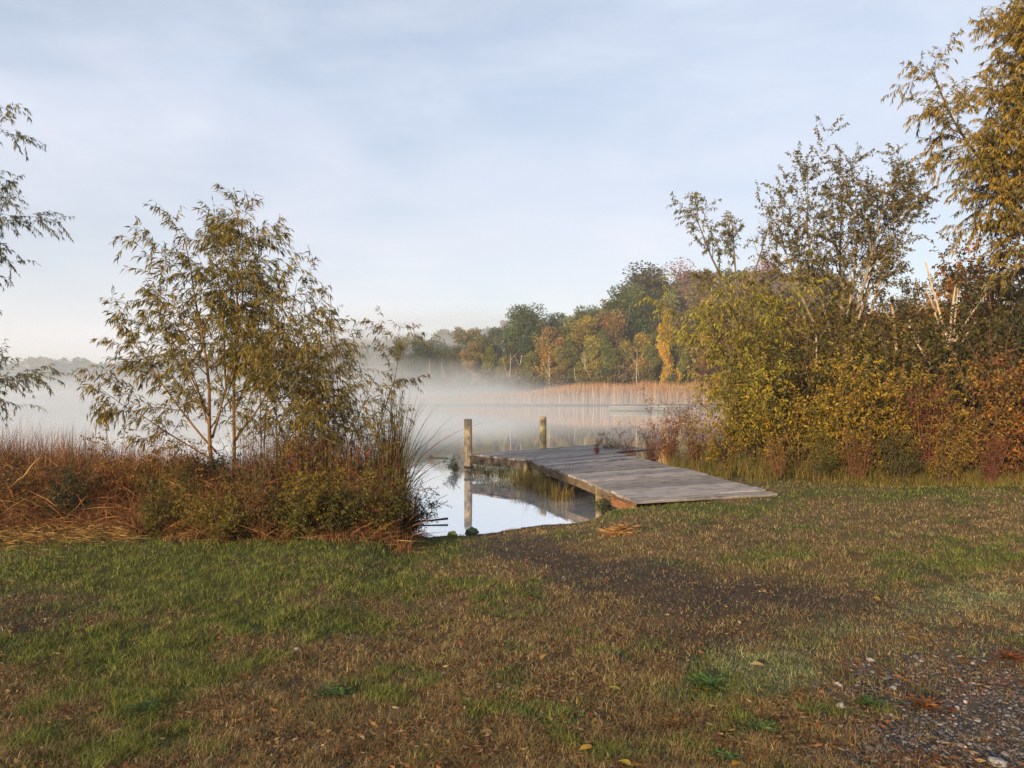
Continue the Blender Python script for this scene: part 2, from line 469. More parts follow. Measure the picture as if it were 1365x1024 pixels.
def build_lawn():
    rg = rng_(11)
    P = lawn_points(rg, 640000)
    ks, A = zones(P[:, 0], P[:, 1])
    dens = dict(green=1.0, dry=.85, soil=.20, mud=.3, moss=.9, gravel=.07, straw=.6)
    hgt = dict(green=.044, dry=.036, soil=.025, mud=.04, moss=.022, gravel=.028, straw=.05)
    Dk = A @ np.array([dens[k] for k in ks])
    tuft = fbm(P[:, 0] * 9, P[:, 1] * 9, 61, 3)
    ok = rg.uniform(0, 1, len(P)) < Dk * np.clip(.25 + 1.5 * (tuft - .3), .1, 1)
    P = ZS(P[ok]); A = A[ok]; tuft = tuft[ok]; n = len(P)
    cum = np.cumsum(A, 1); pick = (rg.uniform(0, 1, n)[:, None] > cum).sum(1).clip(0, len(ks) - 1)
    pal = dict(
        green=[(.090, .108, .016), (.125, .130, .022), (.055, .075, .014), (.19, .15, .035)],
        dry=[(.185, .125, .046), (.125, .070, .030), (.27, .195, .09), (.095, .098, .028)],
        soil=[(.15, .10, .05), (.10, .065, .04), (.09, .10, .03), (.2, .14, .07)],
        mud=[(.06, .06, .022), (.045, .04, .022), (.09, .08, .03), (.07, .085, .02)],
        moss=[(.18, .185, .08), (.15, .165, .065), (.20, .185, .10), (.12, .135, .05)],
        gravel=[(.19, .09, .03), (.12, .06, .03), (.11, .10, .04), (.2, .14, .06)],
        straw=[(.34, .19, .05), (.28, .14, .04), (.2, .1, .03), (.16, .13, .03)])
    PAL = np.array([pal[k] for k in ks])
    sub = rg.choice(4, n, p=[.4, .3, .2, .1])
    C = PAL[pick, sub] * rg.uniform(.5, 1.45, (n, 1)) * 1.28 * (.55 + .9 * fbm(P[:, 0] * 7, P[:, 1] * 7, 71, 3))[:, None]
    H = np.array([hgt[k] for k in ks])[pick] * rg.uniform(.5, 1.5, n) * (.6 + .9 * tuft)
    W = np.clip(P[:, 1] * .00062, .0022, .008) * rg.uniform(.7, 1.3, n)
    a = rg.uniform(0, 2 * PI, n); D = np.stack([np.cos(a), np.sin(a)], 1)
    lean = rg.uniform(.2, 1.5, n)
    mb = MB()
    near = P[:, 1] < 5.5
    for sel, seg in ((near, 3), (~near, 2)):
        mb.blades(P[sel], D[sel], H[sel], W[sel], lean[sel], C[sel], seg)
    o = mb.build('grass', LAWN)
    tag(o, 'short mixed green and browned grass of the lakeside lawn', 'grass', kind='stuff')

    # flat bits: dead blades, leaf scraps
    P = lawn_points(rg, 110000); ks, A = zones(P[:, 0], P[:, 1])
    dn = A @ np.array([dict(green=.12, dry=.8, soil=.55, mud=.5, moss=.25, gravel=.35, straw=1.)[k] for k in ks])
    cl = fbm(P[:, 0] * 3, P[:, 1] * 3, 88, 3)
    ok = rg.uniform(0, 1, len(P)) < dn * np.clip(2.2 * (cl - .25), 0.05, 1)
    P = ZS(P[ok]); n = len(P); P[:, 2] += rg.uniform(.004, .03, n)
    a = rg.uniform(0, 2 * PI, n); D = norm(np.stack([np.cos(a), np.sin(a), rg.uniform(-.25, .25, n)], 1))
    S = norm(np.cross(D, UP + rg.normal(0, .35, (n, 3))))
    pal = np.array([(.24, .11, .035), (.17, .07, .025), (.30, .19, .08), (.10, .055, .03), (.22, .05, .02), (.33, .24, .14)])
    C = pal[rg.choice(6, n, p=[.3, .25, .16, .16, .08, .05])] * rg.uniform(.6, 1.25, (n, 1))
    L = rg.uniform(.012, .05, n); W = L * rg.uniform(.10, .45, n)
    mb = MB(); mb.leaves(P, D, S, L, W, C, .2)
    tag(mb.build('leaf_litter', BLADE), 'brown scraps of dead grass and leaves strewn over the lawn', 'leaf litter', kind='stuff')

def rock_mesh(mb, P, R, C, rg):
    """small stones: jittered octahedra split once"""
    o = np.array([(1, 0, 0), (-1, 0, 0), (0, 1, 0), (0, -1, 0), (0, 0, 1), (0, 0, -1)], float)
    f = [(0, 2, 4), (2, 1, 4), (1, 3, 4), (3, 0, 4), (2, 0, 5), (1, 2, 5), (3, 1, 5), (0, 3, 5)]
    V = list(o); F2 = []; cache = {}
    def mid(a, b):
        k = (min(a, b), max(a, b))
        if k not in cache:
            m = V[a] + V[b]; V.append(m / np.linalg.norm(m)); cache[k] = len(V) - 1
        return cache[k]
    for a, b, c in f:
        ab, bc, ca = mid(a, b), mid(b, c), mid(c, a)
        F2 += [(a, ab, ca), (ab, b, bc), (ca, bc, c), (ab, bc, ca)]
    V = np.array(V); k = len(V); n = len(P)
    J = V[None] * rg.uniform(.7, 1.25, (n, k, 1))
    sc = np.stack([rg.uniform(.7, 1.3, n), rg.uniform(.7, 1.3, n), rg.uniform(.45, .8, n)], 1) * R[:, None]
    a = rg.uniform(0, 2 * PI, n); ca, sa = np.cos(a)[:, None], np.sin(a)[:, None]
    J = J * sc[:, None]
    X = J[..., 0] * ca - J[..., 1] * sa; Y = J[..., 0] * sa + J[..., 1] * ca
    J = np.stack([X, Y, J[..., 2]], -1) + P[:, None]
    mb.add(J.reshape(-1, 3), (np.arange(n)[:, None, None] * k + np.array(F2)[None]).reshape(-1, 3), None, np.repeat(C, k, 0))

STONE = bark_material('stone', 40)

def build_gravel():
    rg = rng_(23)
    P = lawn_points(rg, 60000, 700, 1060, 1.0)
    P = P[P[:, 1] < 9]
    ks, A = zones(P[:, 0], P[:, 1])
    gi = ks.index('gravel'); si = ks.index('soil')
    pr = A[:, gi] * .9 + A[:, si] * .035 + A[:, ks.index('dry')] * .04
    ok = rg.uniform(0, 1, len(P)) < pr
    P = ZS(P[ok]); n = len(P)
    R = np.exp(rg.normal(math.log(.0065), .42, n)).clip(.003, .022); P[:, 2] += R * .15
    pal = np.array([(.10, .095, .10), (.16, .15, .155), (.055, .052, .055), (.30, .28, .27), (.13, .10, .085)])
    C = pal[rg.choice(5, n, p=[.34, .24, .26, .06, .10])] * rg.uniform(.7, 1.25, (n, 1))
    mb = MB(); rock_mesh(mb, P, R, C, rg)
    tag(mb.build('gravel', STONE), 'dark grey gravel showing through the worn lawn', 'gravel', kind='stuff')

build_lawn(); build_gravel()

# ------------------------------------------------------------------ plants
def poly(rg, p, d, L, seg, up, jit, droop=0):
    pts = [np.array(p, float)]; d = norm(np.array(d, float)); st = L / seg
    for k in range(seg):
        d = norm(d + rg.normal(0, jit, 3) + UP * (up - droop * (k + 1) / seg))
        pts.append(pts[-1] + d * st)
    return np.array(pts)

def along(P, t):
    """positions and tangents at shares t of a polyline"""
    k = len(P) - 1; q = np.clip(t, 0, .999) * k; i = q.astype(int); f = (q - i)[:, None]
    return P[i] * (1 - f) + P[i + 1] * f, norm(P[i + 1] - P[i])

def grow(rg, starts, levels):
    """starts: (pos, dir, length, radius). levels[0] bends the stems, the later ones branch from the one before. Returns lists per level of (points, radii)"""
    L0 = levels[0]; res = [[]]
    for p, d, L, r in starts:
        seg = L0.get('seg', 8)
        P = poly(rg, p, d, L, seg, L0.get('up', .02), L0.get('jit', .08), L0.get('droop', 0))
        res[0].append((P, np.linspace(r, r * L0.get('tip', .18), seg + 1), L))
    for lv in levels[1:]:
        cur = []
        for P, R, L in res[-1]:
            n = int(rg.integers(lv['n'][0], lv['n'][1] + 1))
            t0, t1 = lv.get('t', (.2, 1.0))
            ts = np.sort(rg.uniform(t0, t1, n))
            pos, tan = along(P, ts)
            phi = rg.uniform(0, 2 * PI)
            for k in range(n):
                phi += 2.4 + rg.normal(0, .5)
                a = math.radians(rg.uniform(*lv.get('ang', (35, 60))))
                u = norm(np.cross(tan[k], UP + rg.normal(0, .1, 3))); v = np.cross(tan[k], u)
                d = tan[k] * math.cos(a) + (u * math.cos(phi) + v * math.sin(phi)) * math.sin(a)
                fl = lv.get('len', (.5, .3)); tt = ts[k]
                ln = L * (fl[0] * (1 - tt) + fl[1] * tt) * rg.uniform(.7, 1.3)
                ln = min(ln, lv.get('max', 1e9))
                rr = np.interp(tt, np.linspace(0, 1, len(R)), R) * lv.get('r', .55)
                seg = lv.get('seg', 5)
                Q = poly(rg, pos[k], d, ln, seg, lv.get('up', .03), lv.get('jit', .12), lv.get('droop', 0))
                cur.append((Q, np.linspace(rr, max(rr * .25, .001), seg + 1), ln))
        res.append(cur)
    return res

def branch_mesh(name, res, sides=(7, 5, 3, 3), col=(.12, .085, .055), var=.15, rg=None, minr=.0012, cols=None):
    mb = MB(); rg = rg or rng_(1)
    for lv, lst in enumerate(res):
        c0 = np.array(cols[min(lv, len(cols) - 1)] if cols else col)
        for P, R, L in lst:
            mb.tube(P, np.maximum(R, minr), sides[min(lv, len(sides) - 1)], c0 * rg.uniform(1 - var, 1 + var), lv == 0)
    return mb.mesh(name, True)

def leaf_mesh(name, rg, res, levels, per, L, W, pal, probs=None, droop=.5, out=.8, tan=.5, t=(.1, 1.), bend=.15, keep=None, cen=None):
    mb = MB(); pal = np.array(pal, float)
    Ps, Ts, Cs = [], [], []
    for lv in levels:
        for P, R, ln in res[lv]:
            if keep is not None and not keep(rg, P): continue
            n = max(2, int(per * ln * rg.uniform(.7, 1.3)))
            ts = rg.uniform(t[0], t[1], n)
            p, tg = along(P, ts)
            k = rg.choice(len(pal), p=probs)
            kk = np.where(rg.uniform(0, 1, n) < .55, k, rg.choice(len(pal), n, p=probs))
            Ps.append(p); Ts.append(tg); Cs.append(pal[kk] * rg.uniform(.72, 1.28, (n, 1)))
    P = np.concatenate(Ps); T = np.concatenate(Ts); C = np.concatenate(Cs); n = len(P)
    r = norm(rg.normal(0, 1, (n, 3)))
    D = norm(T * tan + r * out - UP * droop * rg.uniform(.3, 1.4, (n, 1)))
    S = norm(np.cross(D, norm(rg.normal(0, 1, (n, 3)) + UP * .3)))
    Ls = rg.uniform(L[0], L[1], n); Ws = Ls * rg.uniform(W[0], W[1], n)
    mb.leaves(P, D, S, Ls, Ws, C, .18, bend)
    return mb.mesh(name)

def place(name, label, cat, parts, loc, rz=0, scale=1, color=None, group=None):
    """a thing (empty at its foot) with one child per (part name, mesh, material); meshes may be shared between things"""
    t = thing(name, label, cat, loc, rz, group, scale)
    for pn, me, mat in parts:
        o = link_mesh(pn, me, mat, t)
        if color is not None and mat is LEAF: o.color = (*color, 1)
    return t

WILLOW = [(.16, .122, .022), (.21, .145, .026), (.11, .098, .022), (.28, .18, .03), (.09, .09, .024)]
WP = [.32, .26, .2, .1, .12]

def left_willow():
    rg = rng_(101)
    d = 9.75; bx, by = ground_pt(300, 674, .22)
    k = d / F
    starts = [((-.08, .0, 0), (-.12, .02, 1), 3.65, .034), ((.10, -.03, 0), (.02, -.03, 1), 3.85, .030),
              ((-.14, .05, .75), (-.74, .1, .80), 2.2, .018), ((-.16, -.05, .95), (.36, -.1, .94), 2.5, .017), ((.11, .04, .9), (.62, .1, .85), 2.4, .016),
              ((-.12, .05, .6), (-.95, -.1, .52), 1.9, .014), ((.12, 0, 1.3), (.5, -.2, .9), 2.0, .014), ((-.2, 0, 1.2), (-.42, .3, .9), 1.9, .014), ((0, .05, 1.6), (.0, .1, 1), 2.4, .015), ((.1, -.05, 1.8), (.22, .1, 1), 2.1, .014)]
    lv = [dict(up=.05, jit=.055, seg=9), dict(n=(12, 15), t=(.25, 1.), ang=(28, 62), len=(.46, .20), up=.03, jit=.10, droop=.10, max=1.25, r=.5),
          dict(n=(6, 9), t=(.15, 1.), ang=(25, 60), len=(.5, .35), jit=.12, up=0, droop=.28, r=.6, seg=4)]
    res = grow(rg, starts, lv)
    tr = branch_mesh('trunk', res[:2], (8, 4), (.17, .095, .045), rg=rg)
    def keep(rg, P): return P[:, 2].mean() > .9 or rg.uniform() < .25
    tw = branch_mesh('twigs', [[], [], res[2]], (3, 3, 3), (.13, .08, .04), rg=rg)
    lf = leaf_mesh('crown', rg, res, (1, 2), 48, (.07, .125), (.13, .2), WILLOW, WP, .75, .55, .7, keep=keep)
    print('willow leaves', len(lf.polygons))
    place('willow_tree', 'young two-trunked willow with drooping narrow leaves on the reedy left bank', 'tree',
          [('trunk', tr, BARK), ('twig', tw, BARK), ('crown', lf, LEAF)], (bx, by, .2), 0, 1.1)
    # the lower, denser willow thicket behind it
    rg = rng_(102)
    starts = []
    for q in range(17):
        x = rg.uniform(-.80, .62); starts.append(((x, rg.uniform(-.3, .3), 0), (x * .16 + .03 + rg.normal(0, .09), rg.normal(0, .1), 1), rg.uniform(1.8, 2.95), .013))
    lv = [dict(up=.03, jit=.06, seg=8, droop=.06), dict(n=(12, 15), t=(.25, 1.), ang=(25, 60), len=(.30, .20), jit=.1, up=0, droop=.2, r=.5, max=.8),
          dict(n=(3, 5), t=(.2, 1.), ang=(25, 60), len=(.6, .4), jit=.12, up=0, droop=.3, r=.6, seg=4)]
    res = grow(rg, starts, lv)
    tr = branch_mesh('stem', res[:2], (5, 3), (.11, .06, .035), rg=rg)
    lf = leaf_mesh('crown', rg, res, (1, 2), 44, (.06, .115), (.13, .2), [(.15, .115, .022), (.20, .135, .026), (.10, .09, .022), (.25, .155, .03)], [.35, .3, .25, .1], .75, .55, .7)
    x = at(425, 11.0)
    place('willow_shrub', 'low bushy willow behind and right of the young two-trunked willow', 'shrub',
          [('stem', tr, BARK), ('crown', lf, LEAF)], (x, 11.0, hz(x, 11.0) - .03))

def left_edge_willow():
    rg = rng_(111)
    d = 14.0
    starts = [((0, 0, 0), (.02, 0, 1), 9.0, .16), ((0, 0, 1.), (-.5, .2, .9), 5, .07), ((0, 0, 2.), (-.3, -.5, .9), 5, .06)]
    for q in range(13):
        h = .8 + q * .42
        starts.append(((.02 * h, 0, h), (.8, rg.uniform(-.5, .5), rg.uniform(.3, .7)), rg.uniform(2.7, 3.9), .034))
    for q in range(9):
        h = 1.6 + q * .38
        starts.append(((0, 0, h), (.9, rg.uniform(-.4, .4), rg.uniform(-.1, .2)), rg.uniform(2.8, 3.7), .028))
    lv = [dict(up=.03, jit=.06, seg=9), dict(n=(9, 12), t=(.3, 1.), ang=(30, 60), len=(.4, .24), up=.02, jit=.1, droop=.1, r=.45, max=1.6),
          dict(n=(7, 9), t=(.15, 1.), ang=(28, 60), len=(.5, .4), jit=.12, up=0, droop=.3, r=.5, max=.8, seg=4)]
    res = grow(rg, starts, lv)
    tr = branch_mesh('trunk', res[:2], (9, 4), (.10, .08, .06), rg=rg)
    tw = branch_mesh('twig', [[], [], res[2]], (3, 3, 3), (.09, .07, .05), rg=rg)
    lf = leaf_mesh('crown', rg, res, (1, 2), 60, (.06, .115), (.15, .24), [(.17, .165, .06), (.22, .195, .07), (.12, .12, .05), (.27, .21, .075)], [.36, .28, .26, .1], .7, .6, .6)
    x = at(-285, d)
    place('willow_tree', 'tall grey-green willow reaching in from the left edge over the reeds', 'tree', [('trunk', tr, BARK), ('twig', tw, BARK), ('crown', lf, LEAF)], (x, d, .25))

left_willow(); left_edge_willow()

# -------- trees and thickets on the right
def tree_parts(seed, starts, lv, leafspec, bark=(.12, .09, .06), sides=(8, 4), barks=None, twigs=True):
    rg = rng_(seed)
    res = grow(rg, starts, lv)
    parts = [('trunk', branch_mesh('trunk', res[:2], sides, bark, rg=rg, cols=barks), BARK)]
    if twigs and len(res) > 2: parts.append(('twig', branch_mesh('twig', [[], []] + res[2:], (3, 3, 3, 3), tuple(b * .8 for b in bark), rg=rg, minr=.002), BARK))
    parts.append(('crown', leaf_mesh('crown', rg, res, **leafspec), LEAF))
    return parts

def right_trees():
    # tall golden willow at the right edge
    d = 20.; x = at(1442, d)
    st = [((0, 0, 0), (-.06, 0, 1), 12.5, .17), ((0, 0, 3.2), (-.36, .05, .93), 8.5, .085), ((0, 0, 4.2), (-.55, -.05, .8), 5.6, .06), ((0, 0, 5.0), (-.45, -.3, .9), 7.0, .06), ((0, 0, 3.6), (-.5, .1, .75), 4.6, .05), ((0, 0, 6.5), (-.25, -.2, .95), 6.0, .06), ((0, 0, 4.6), (-.2, .3, .95), 7.2, .06), ((0, 0, 7.2), (-.45, .2, .85), 4.6, .05), ((0, 0, 5.2), (.3, .1, .95), 7.5, .1), ((0, 0, 6.), (-.30, .3, .9), 6.5, .08),
          ((0, 0, 3.), (.6, -.2, .8), 6., .08)]
    lv = [dict(up=.035, jit=.06, seg=10), dict(n=(25, 29), t=(.38, 1.), ang=(28, 58), len=(.24, .16), up=.02, jit=.1, droop=.12, r=.45, max=1.5),
          dict(n=(7, 10), t=(.15, 1.), ang=(28, 60), len=(.5, .4), jit=.12, up=0, droop=.34, r=.5, max=1.0, seg=4)]
    p = tree_parts(201, st, lv, dict(levels=(1, 2), per=52, L=(.09, .18), W=(.14, .24), pal=[(.30, .19, .024), (.22, .155, .026), (.38, .23, .03), (.12, .105, .024), (.18, .115, .022)],
                                    probs=[.3, .28, .16, .14, .12], droop=.75, out=.55, tan=.6), (.09, .065, .045))
    place('willow_tree', 'tallest willow, golden leaved, rising past the top of the right edge', 'tree', p, (x, d, hz(x, d) - .1))
    # the sparse vase-shaped tree
    d = 24.; x = at(1122, d)
    st = [((-.12, 0, 0), (-.02, 0, 1), 9.0, .10), ((-.12, 0, 2.6), (-.42, .05, .9), 6.0, .06), ((-.1, 0, 3.0), (-.25, -.2, .95), 6.6, .055), ((.35, .2, 0), (.04, .05, 1), 9.0, .095),
          ((.4, .2, 3.2), (.38, 0, .85), 5.6, .055), ((.4, .2, 3.6), (.25, .2, .95), 6.0, .05), ((.4, .2, 3.2), (.8, .1, .42), 3.2, .045), ((-.1, 0, 2.9), (-.75, .1, .55), 3.6, .04), ((.1, .1, 4.0), (.05, -.3, .95), 5.2, .045)]
    lv = [dict(up=.03, jit=.065, seg=10), dict(n=(17, 20), t=(.3, 1.), ang=(24, 50), len=(.32, .18), up=.03, jit=.1, droop=.0, r=.45, max=1.9),
          dict(n=(7, 9), t=(.15, 1.), ang=(25, 60), len=(.5, .4), jit=.12, up=.02, droop=.1, r=.5, max=.85, seg=4)]
    p = tree_parts(202, st, lv, dict(levels=(2,), per=46, L=(.07, .125), W=(.3, .5), pal=[(.13, .105, .032), (.165, .115, .03), (.09, .08, .03), (.20, .13, .028)],
                                    probs=[.36, .26, .26, .12], droop=.35, out=.9, tan=.4), (.30, .23, .15))
    place('vase_shaped_tree', 'thinly leaved tree with pale spreading limbs, widest crown above the right thicket', 'tree', p, (x, d, hz(x, d) - .1), 0, .90)
    # small spindly tree above the yellow-green willow
    d = 27.; x = at(985, d)
    st = [((0, 0, 0), (-.03, 0, 1), 5.0, .10), ((0, 0, 4.2), (-.34, 0, .94), 4.2, .06), ((0, 0, 4.4), (.34, .1, .9), 3.3, .05), ((0, 0, 4.6), (.02, .1, 1), 3.0, .05), ((0, 0, 3.8), (-.55, .1, .8), 2.2, .035)]
    lv = [dict(up=.02, jit=.07, seg=9), dict(n=(7, 10), t=(.35, 1.), ang=(25, 50), len=(.34, .2), up=.03, jit=.1, r=.45, max=1.2),
          dict(n=(5, 7), t=(.2, 1.), ang=(25, 60), len=(.5, .4), jit=.12, up=0, droop=.2, r=.5, max=.6, seg=4)]
    def keep(rg, P):
        m = P.mean(0); return m[2] > 4.2 and (m[0] < .25 or rg.uniform() < .12)
    p = tree_parts(203, st, lv, dict(levels=(1, 2), per=40, L=(.09, .17), W=(.2, .32), pal=[(.15, .12, .03), (.11, .10, .03), (.20, .14, .03)], probs=[.4, .35, .25], droop=.6, out=.6, tan=.5, keep=keep), (.13, .10, .075))
    place('spindly_tree', 'spindly tree whose bare right limbs stick up behind the yellow-green willow shrub', 'tree', p, (x, d, hz(x, d)))
    # yellow-green willow shrub
    d = 22.; x = at(1012, d)
    rg = rng_(204)
    st = [((rg.uniform(-.7, .7), rg.uniform(-.5, .5), 0), (rg.normal(0, .16), rg.normal(0, .15), 1), rg.uniform(3.4, 5.0), .03) for _ in range(15)]
    lv = [dict(up=.03, jit=.07, seg=8, droop=.05), dict(n=(11, 14), t=(.15, 1.), ang=(25, 55), len=(.3, .2), up=0, jit=.1, droop=.18, r=.5, max=1.1),
          dict(n=(4, 6), t=(.2, 1.), ang=(25, 60), len=(.6, .4), jit=.12, up=0, droop=.3, r=.5, max=.6, seg=4)]
    p = tree_parts(204, st, lv, dict(levels=(1, 2), per=17, L=(.09, .17), W=(.17, .28), pal=[(.29, .235, .022), (.23, .205, .022), (.35, .25, .024), (.15, .145, .022)], probs=[.36, .32, .16, .16], droop=.8, out=.55, tan=.5), (.13, .10, .06), (5, 3))
    place('willow_shrub', 'tall yellow-green willow shrub at the lake end of the right thicket', 'shrub', p, (x, d, hz(x, d)))
    # pale bare snag of several limbs
    d = 21.5; x = at(1264, d)
    k = d / F
    st = [((0, 0, 0), (0, 0, 1), 1.75, .085), ((0, 0, 1.6), (-.42, 0, .9), 1.8, .032), ((0, 0, 1.6), (-.10, .05, 1), 2.5, .038), ((.03, 0, 1.6), (.02, -.05, 1), 2.1, .036), ((.06, 0, 1.6), (.22, 0, .97), 1.7, .034), ((.06, 0, 1.6), (.40, .1, .92), 1.85, .03),
          ((0, 0, 1.3), (.7, .1, .75), 1.4, .03), ((-.1, 0, .6), (-.5, .1, .9), 2.0, .04)]
    rg = rng_(205)
    res = grow(rg, st, [dict(up=.03, jit=.05, seg=7, tip=.55), dict(n=(1, 3), t=(.4, .95), ang=(25, 55), len=(.3, .2), jit=.1, r=.4)])
    place('bare_snag', 'bleached leafless tree of five pale limbs beneath the tallest willow', 'tree', [('trunk', branch_mesh('trunk', res, (8, 4), (.44, .35, .24), rg=rg), BARK)], (x, d, hz(x, d) + 1.2))
    d = 24; x = at(1204, d)
    res = grow(rg, [((0, 0, 0), (.01, 0, 1), 4.6, .09), ((0, 0, 3.6), (.6, 0, .7), 1.3, .04), ((0, 0, 3.4), (-.6, 0, .7), 1.0, .03)], [dict(up=.02, jit=.03, seg=7, tip=.4), dict(n=(3, 5), t=(.5, 1.), ang=(30, 60), len=(.3, .2), jit=.1, r=.4)])
    place('bare_snag', 'single straight bare trunk left of the five-limbed bleached snag', 'tree', [('trunk', branch_mesh('trunk', res, (7, 4), (.33, .24, .14), rg=rg), BARK)], (x, d, hz(x, d)))
    for q, (px, dd, h_, lean, lab) in enumerate([(1046, 26, 3.7, -.12, 'slim tilted grey trunk beside the red leaved shrub'), (1082, 21, 3.2, .03, 'slim pale stem standing below the vase-shaped tree'),
                                    (1155, 21.5, 2.8, -.02, 'short pale stem between the vase-shaped tree and the straight bare trunk'), (1232, 21, 2.3, -.5, 'leaning grey branch stump at the foot of the bleached snag')]):
        x = at(px, dd)
        res = grow(rg, [((0, 0, 0), (lean, 0, 1), h_, .05)], [dict(up=.0, jit=.05, seg=7, tip=.4), dict(n=(2, 4), t=(.4, 1.), ang=(30, 60), len=(.25, .2), jit=.1, r=.4)])
        place('sapling', lab, 'sapling', [('trunk', branch_mesh('trunk', res, (6, 3), (.36, .28, .19), rg=rg), BARK)], (x, dd, hz(x, dd)))

right_trees()

# bushes: four kinds built once, then copied with their own colour
BROAD = [(1., .95, .8), (.52, .56, .6), (1.35, 1.1, .62), (.85, .6, .5), (.40, .45, .47)]
def bush_kind(seed, n, h, spread, leafL, leafW, per, droop=.3, twn=(6, 9), stemc=(.13, .08, .05), tmin=.15, updir=0.02):
    rg = rng_(seed)
    st = []
    for _ in range(n):
        a = rg.uniform(0, 2 * PI); r = rg.uniform(0, .35)
        st.append(((math.cos(a) * r * spread, math.sin(a) * r * spread, 0), (math.cos(a) * spread * rg.uniform(.1, .75), math.sin(a) * spread * rg.uniform(.1, .75), 1), h * rg.uniform(.4, 1.25), h * .009))
    lv = [dict(up=updir, jit=.08, seg=7), dict(n=twn, t=(tmin, 1.), ang=(28, 65), len=(.34, .22), up=.02, jit=.12, droop=.05, r=.5, seg=4),
          dict(n=(3, 5), t=(.2, 1.), ang=(28, 65), len=(.6, .45), up=0, jit=.14, droop=.1, r=.5, seg=3)]
    res = grow(rg, st, lv)
    s = branch_mesh('stem', res[:2], (4, 3), stemc, rg=rg)
    f = leaf_mesh('foliage', rg, res, (1, 2), per, leafL, leafW, BROAD, [.34, .24, .16, .14, .12], droop, .9, .35)
    return [('stem', s, BARK), ('foliage', f, LEAF)]

KB = [bush_kind(301, 16, 1.9, .75, (.045, .095), (.4, .6), 32, .5),
      bush_kind(302, 14, 1.9, .6, (.04, .09), (.3, .5), 32, .6, (7, 10)),
      bush_kind(303, 18, 1.9, .9, (.05, .10), (.4, .65), 28, .3),
      bush_kind(304, 22, 1.7, .45, (.04, .085), (.2, .35), 24, .2, (4, 7), (.15, .06, .035), .3, .05)]
# taller background kind (olive tree forms, more than one trunk)
def wood_kind(seed, h, w, n=5, per=30, L=(.07, .14), W=(.4, .65)):
    rg = rng_(seed)
    st = [((rg.normal(0, .25), rg.normal(0, .25), 0), (rg.normal(0, .16 * w), rg.normal(0, .16 * w), 1), h * rg.uniform(.75, 1.05), h * .014) for _ in range(n)]
    lv = [dict(up=.03, jit=.07, seg=9), dict(n=(11, 14), t=(.2, 1.), ang=(30, 65), len=(.34 * w, .2), up=.03, jit=.12, r=.45, seg=5),
          dict(n=(6, 8), t=(.2, 1.), ang=(28, 65), len=(.5, .4), up=0, jit=.14, droop=.1, r=.5, seg=3)]
    res = grow(rg, st, lv)
    return [('trunk', branch_mesh('trunk', res[:2], (6, 3), (.12, .09, .06), rg=rg), BARK), ('crown', leaf_mesh('crown', rg, res, (2,), per, L, W, BROAD, [.34, .24, .16, .14, .12], .35, .9, .35), LEAF)]
KW = [wood_kind(321, 5.5, 1.0), wood_kind(322, 5.5, 1.25, 4), wood_kind(323, 5.5, .8, 6)]

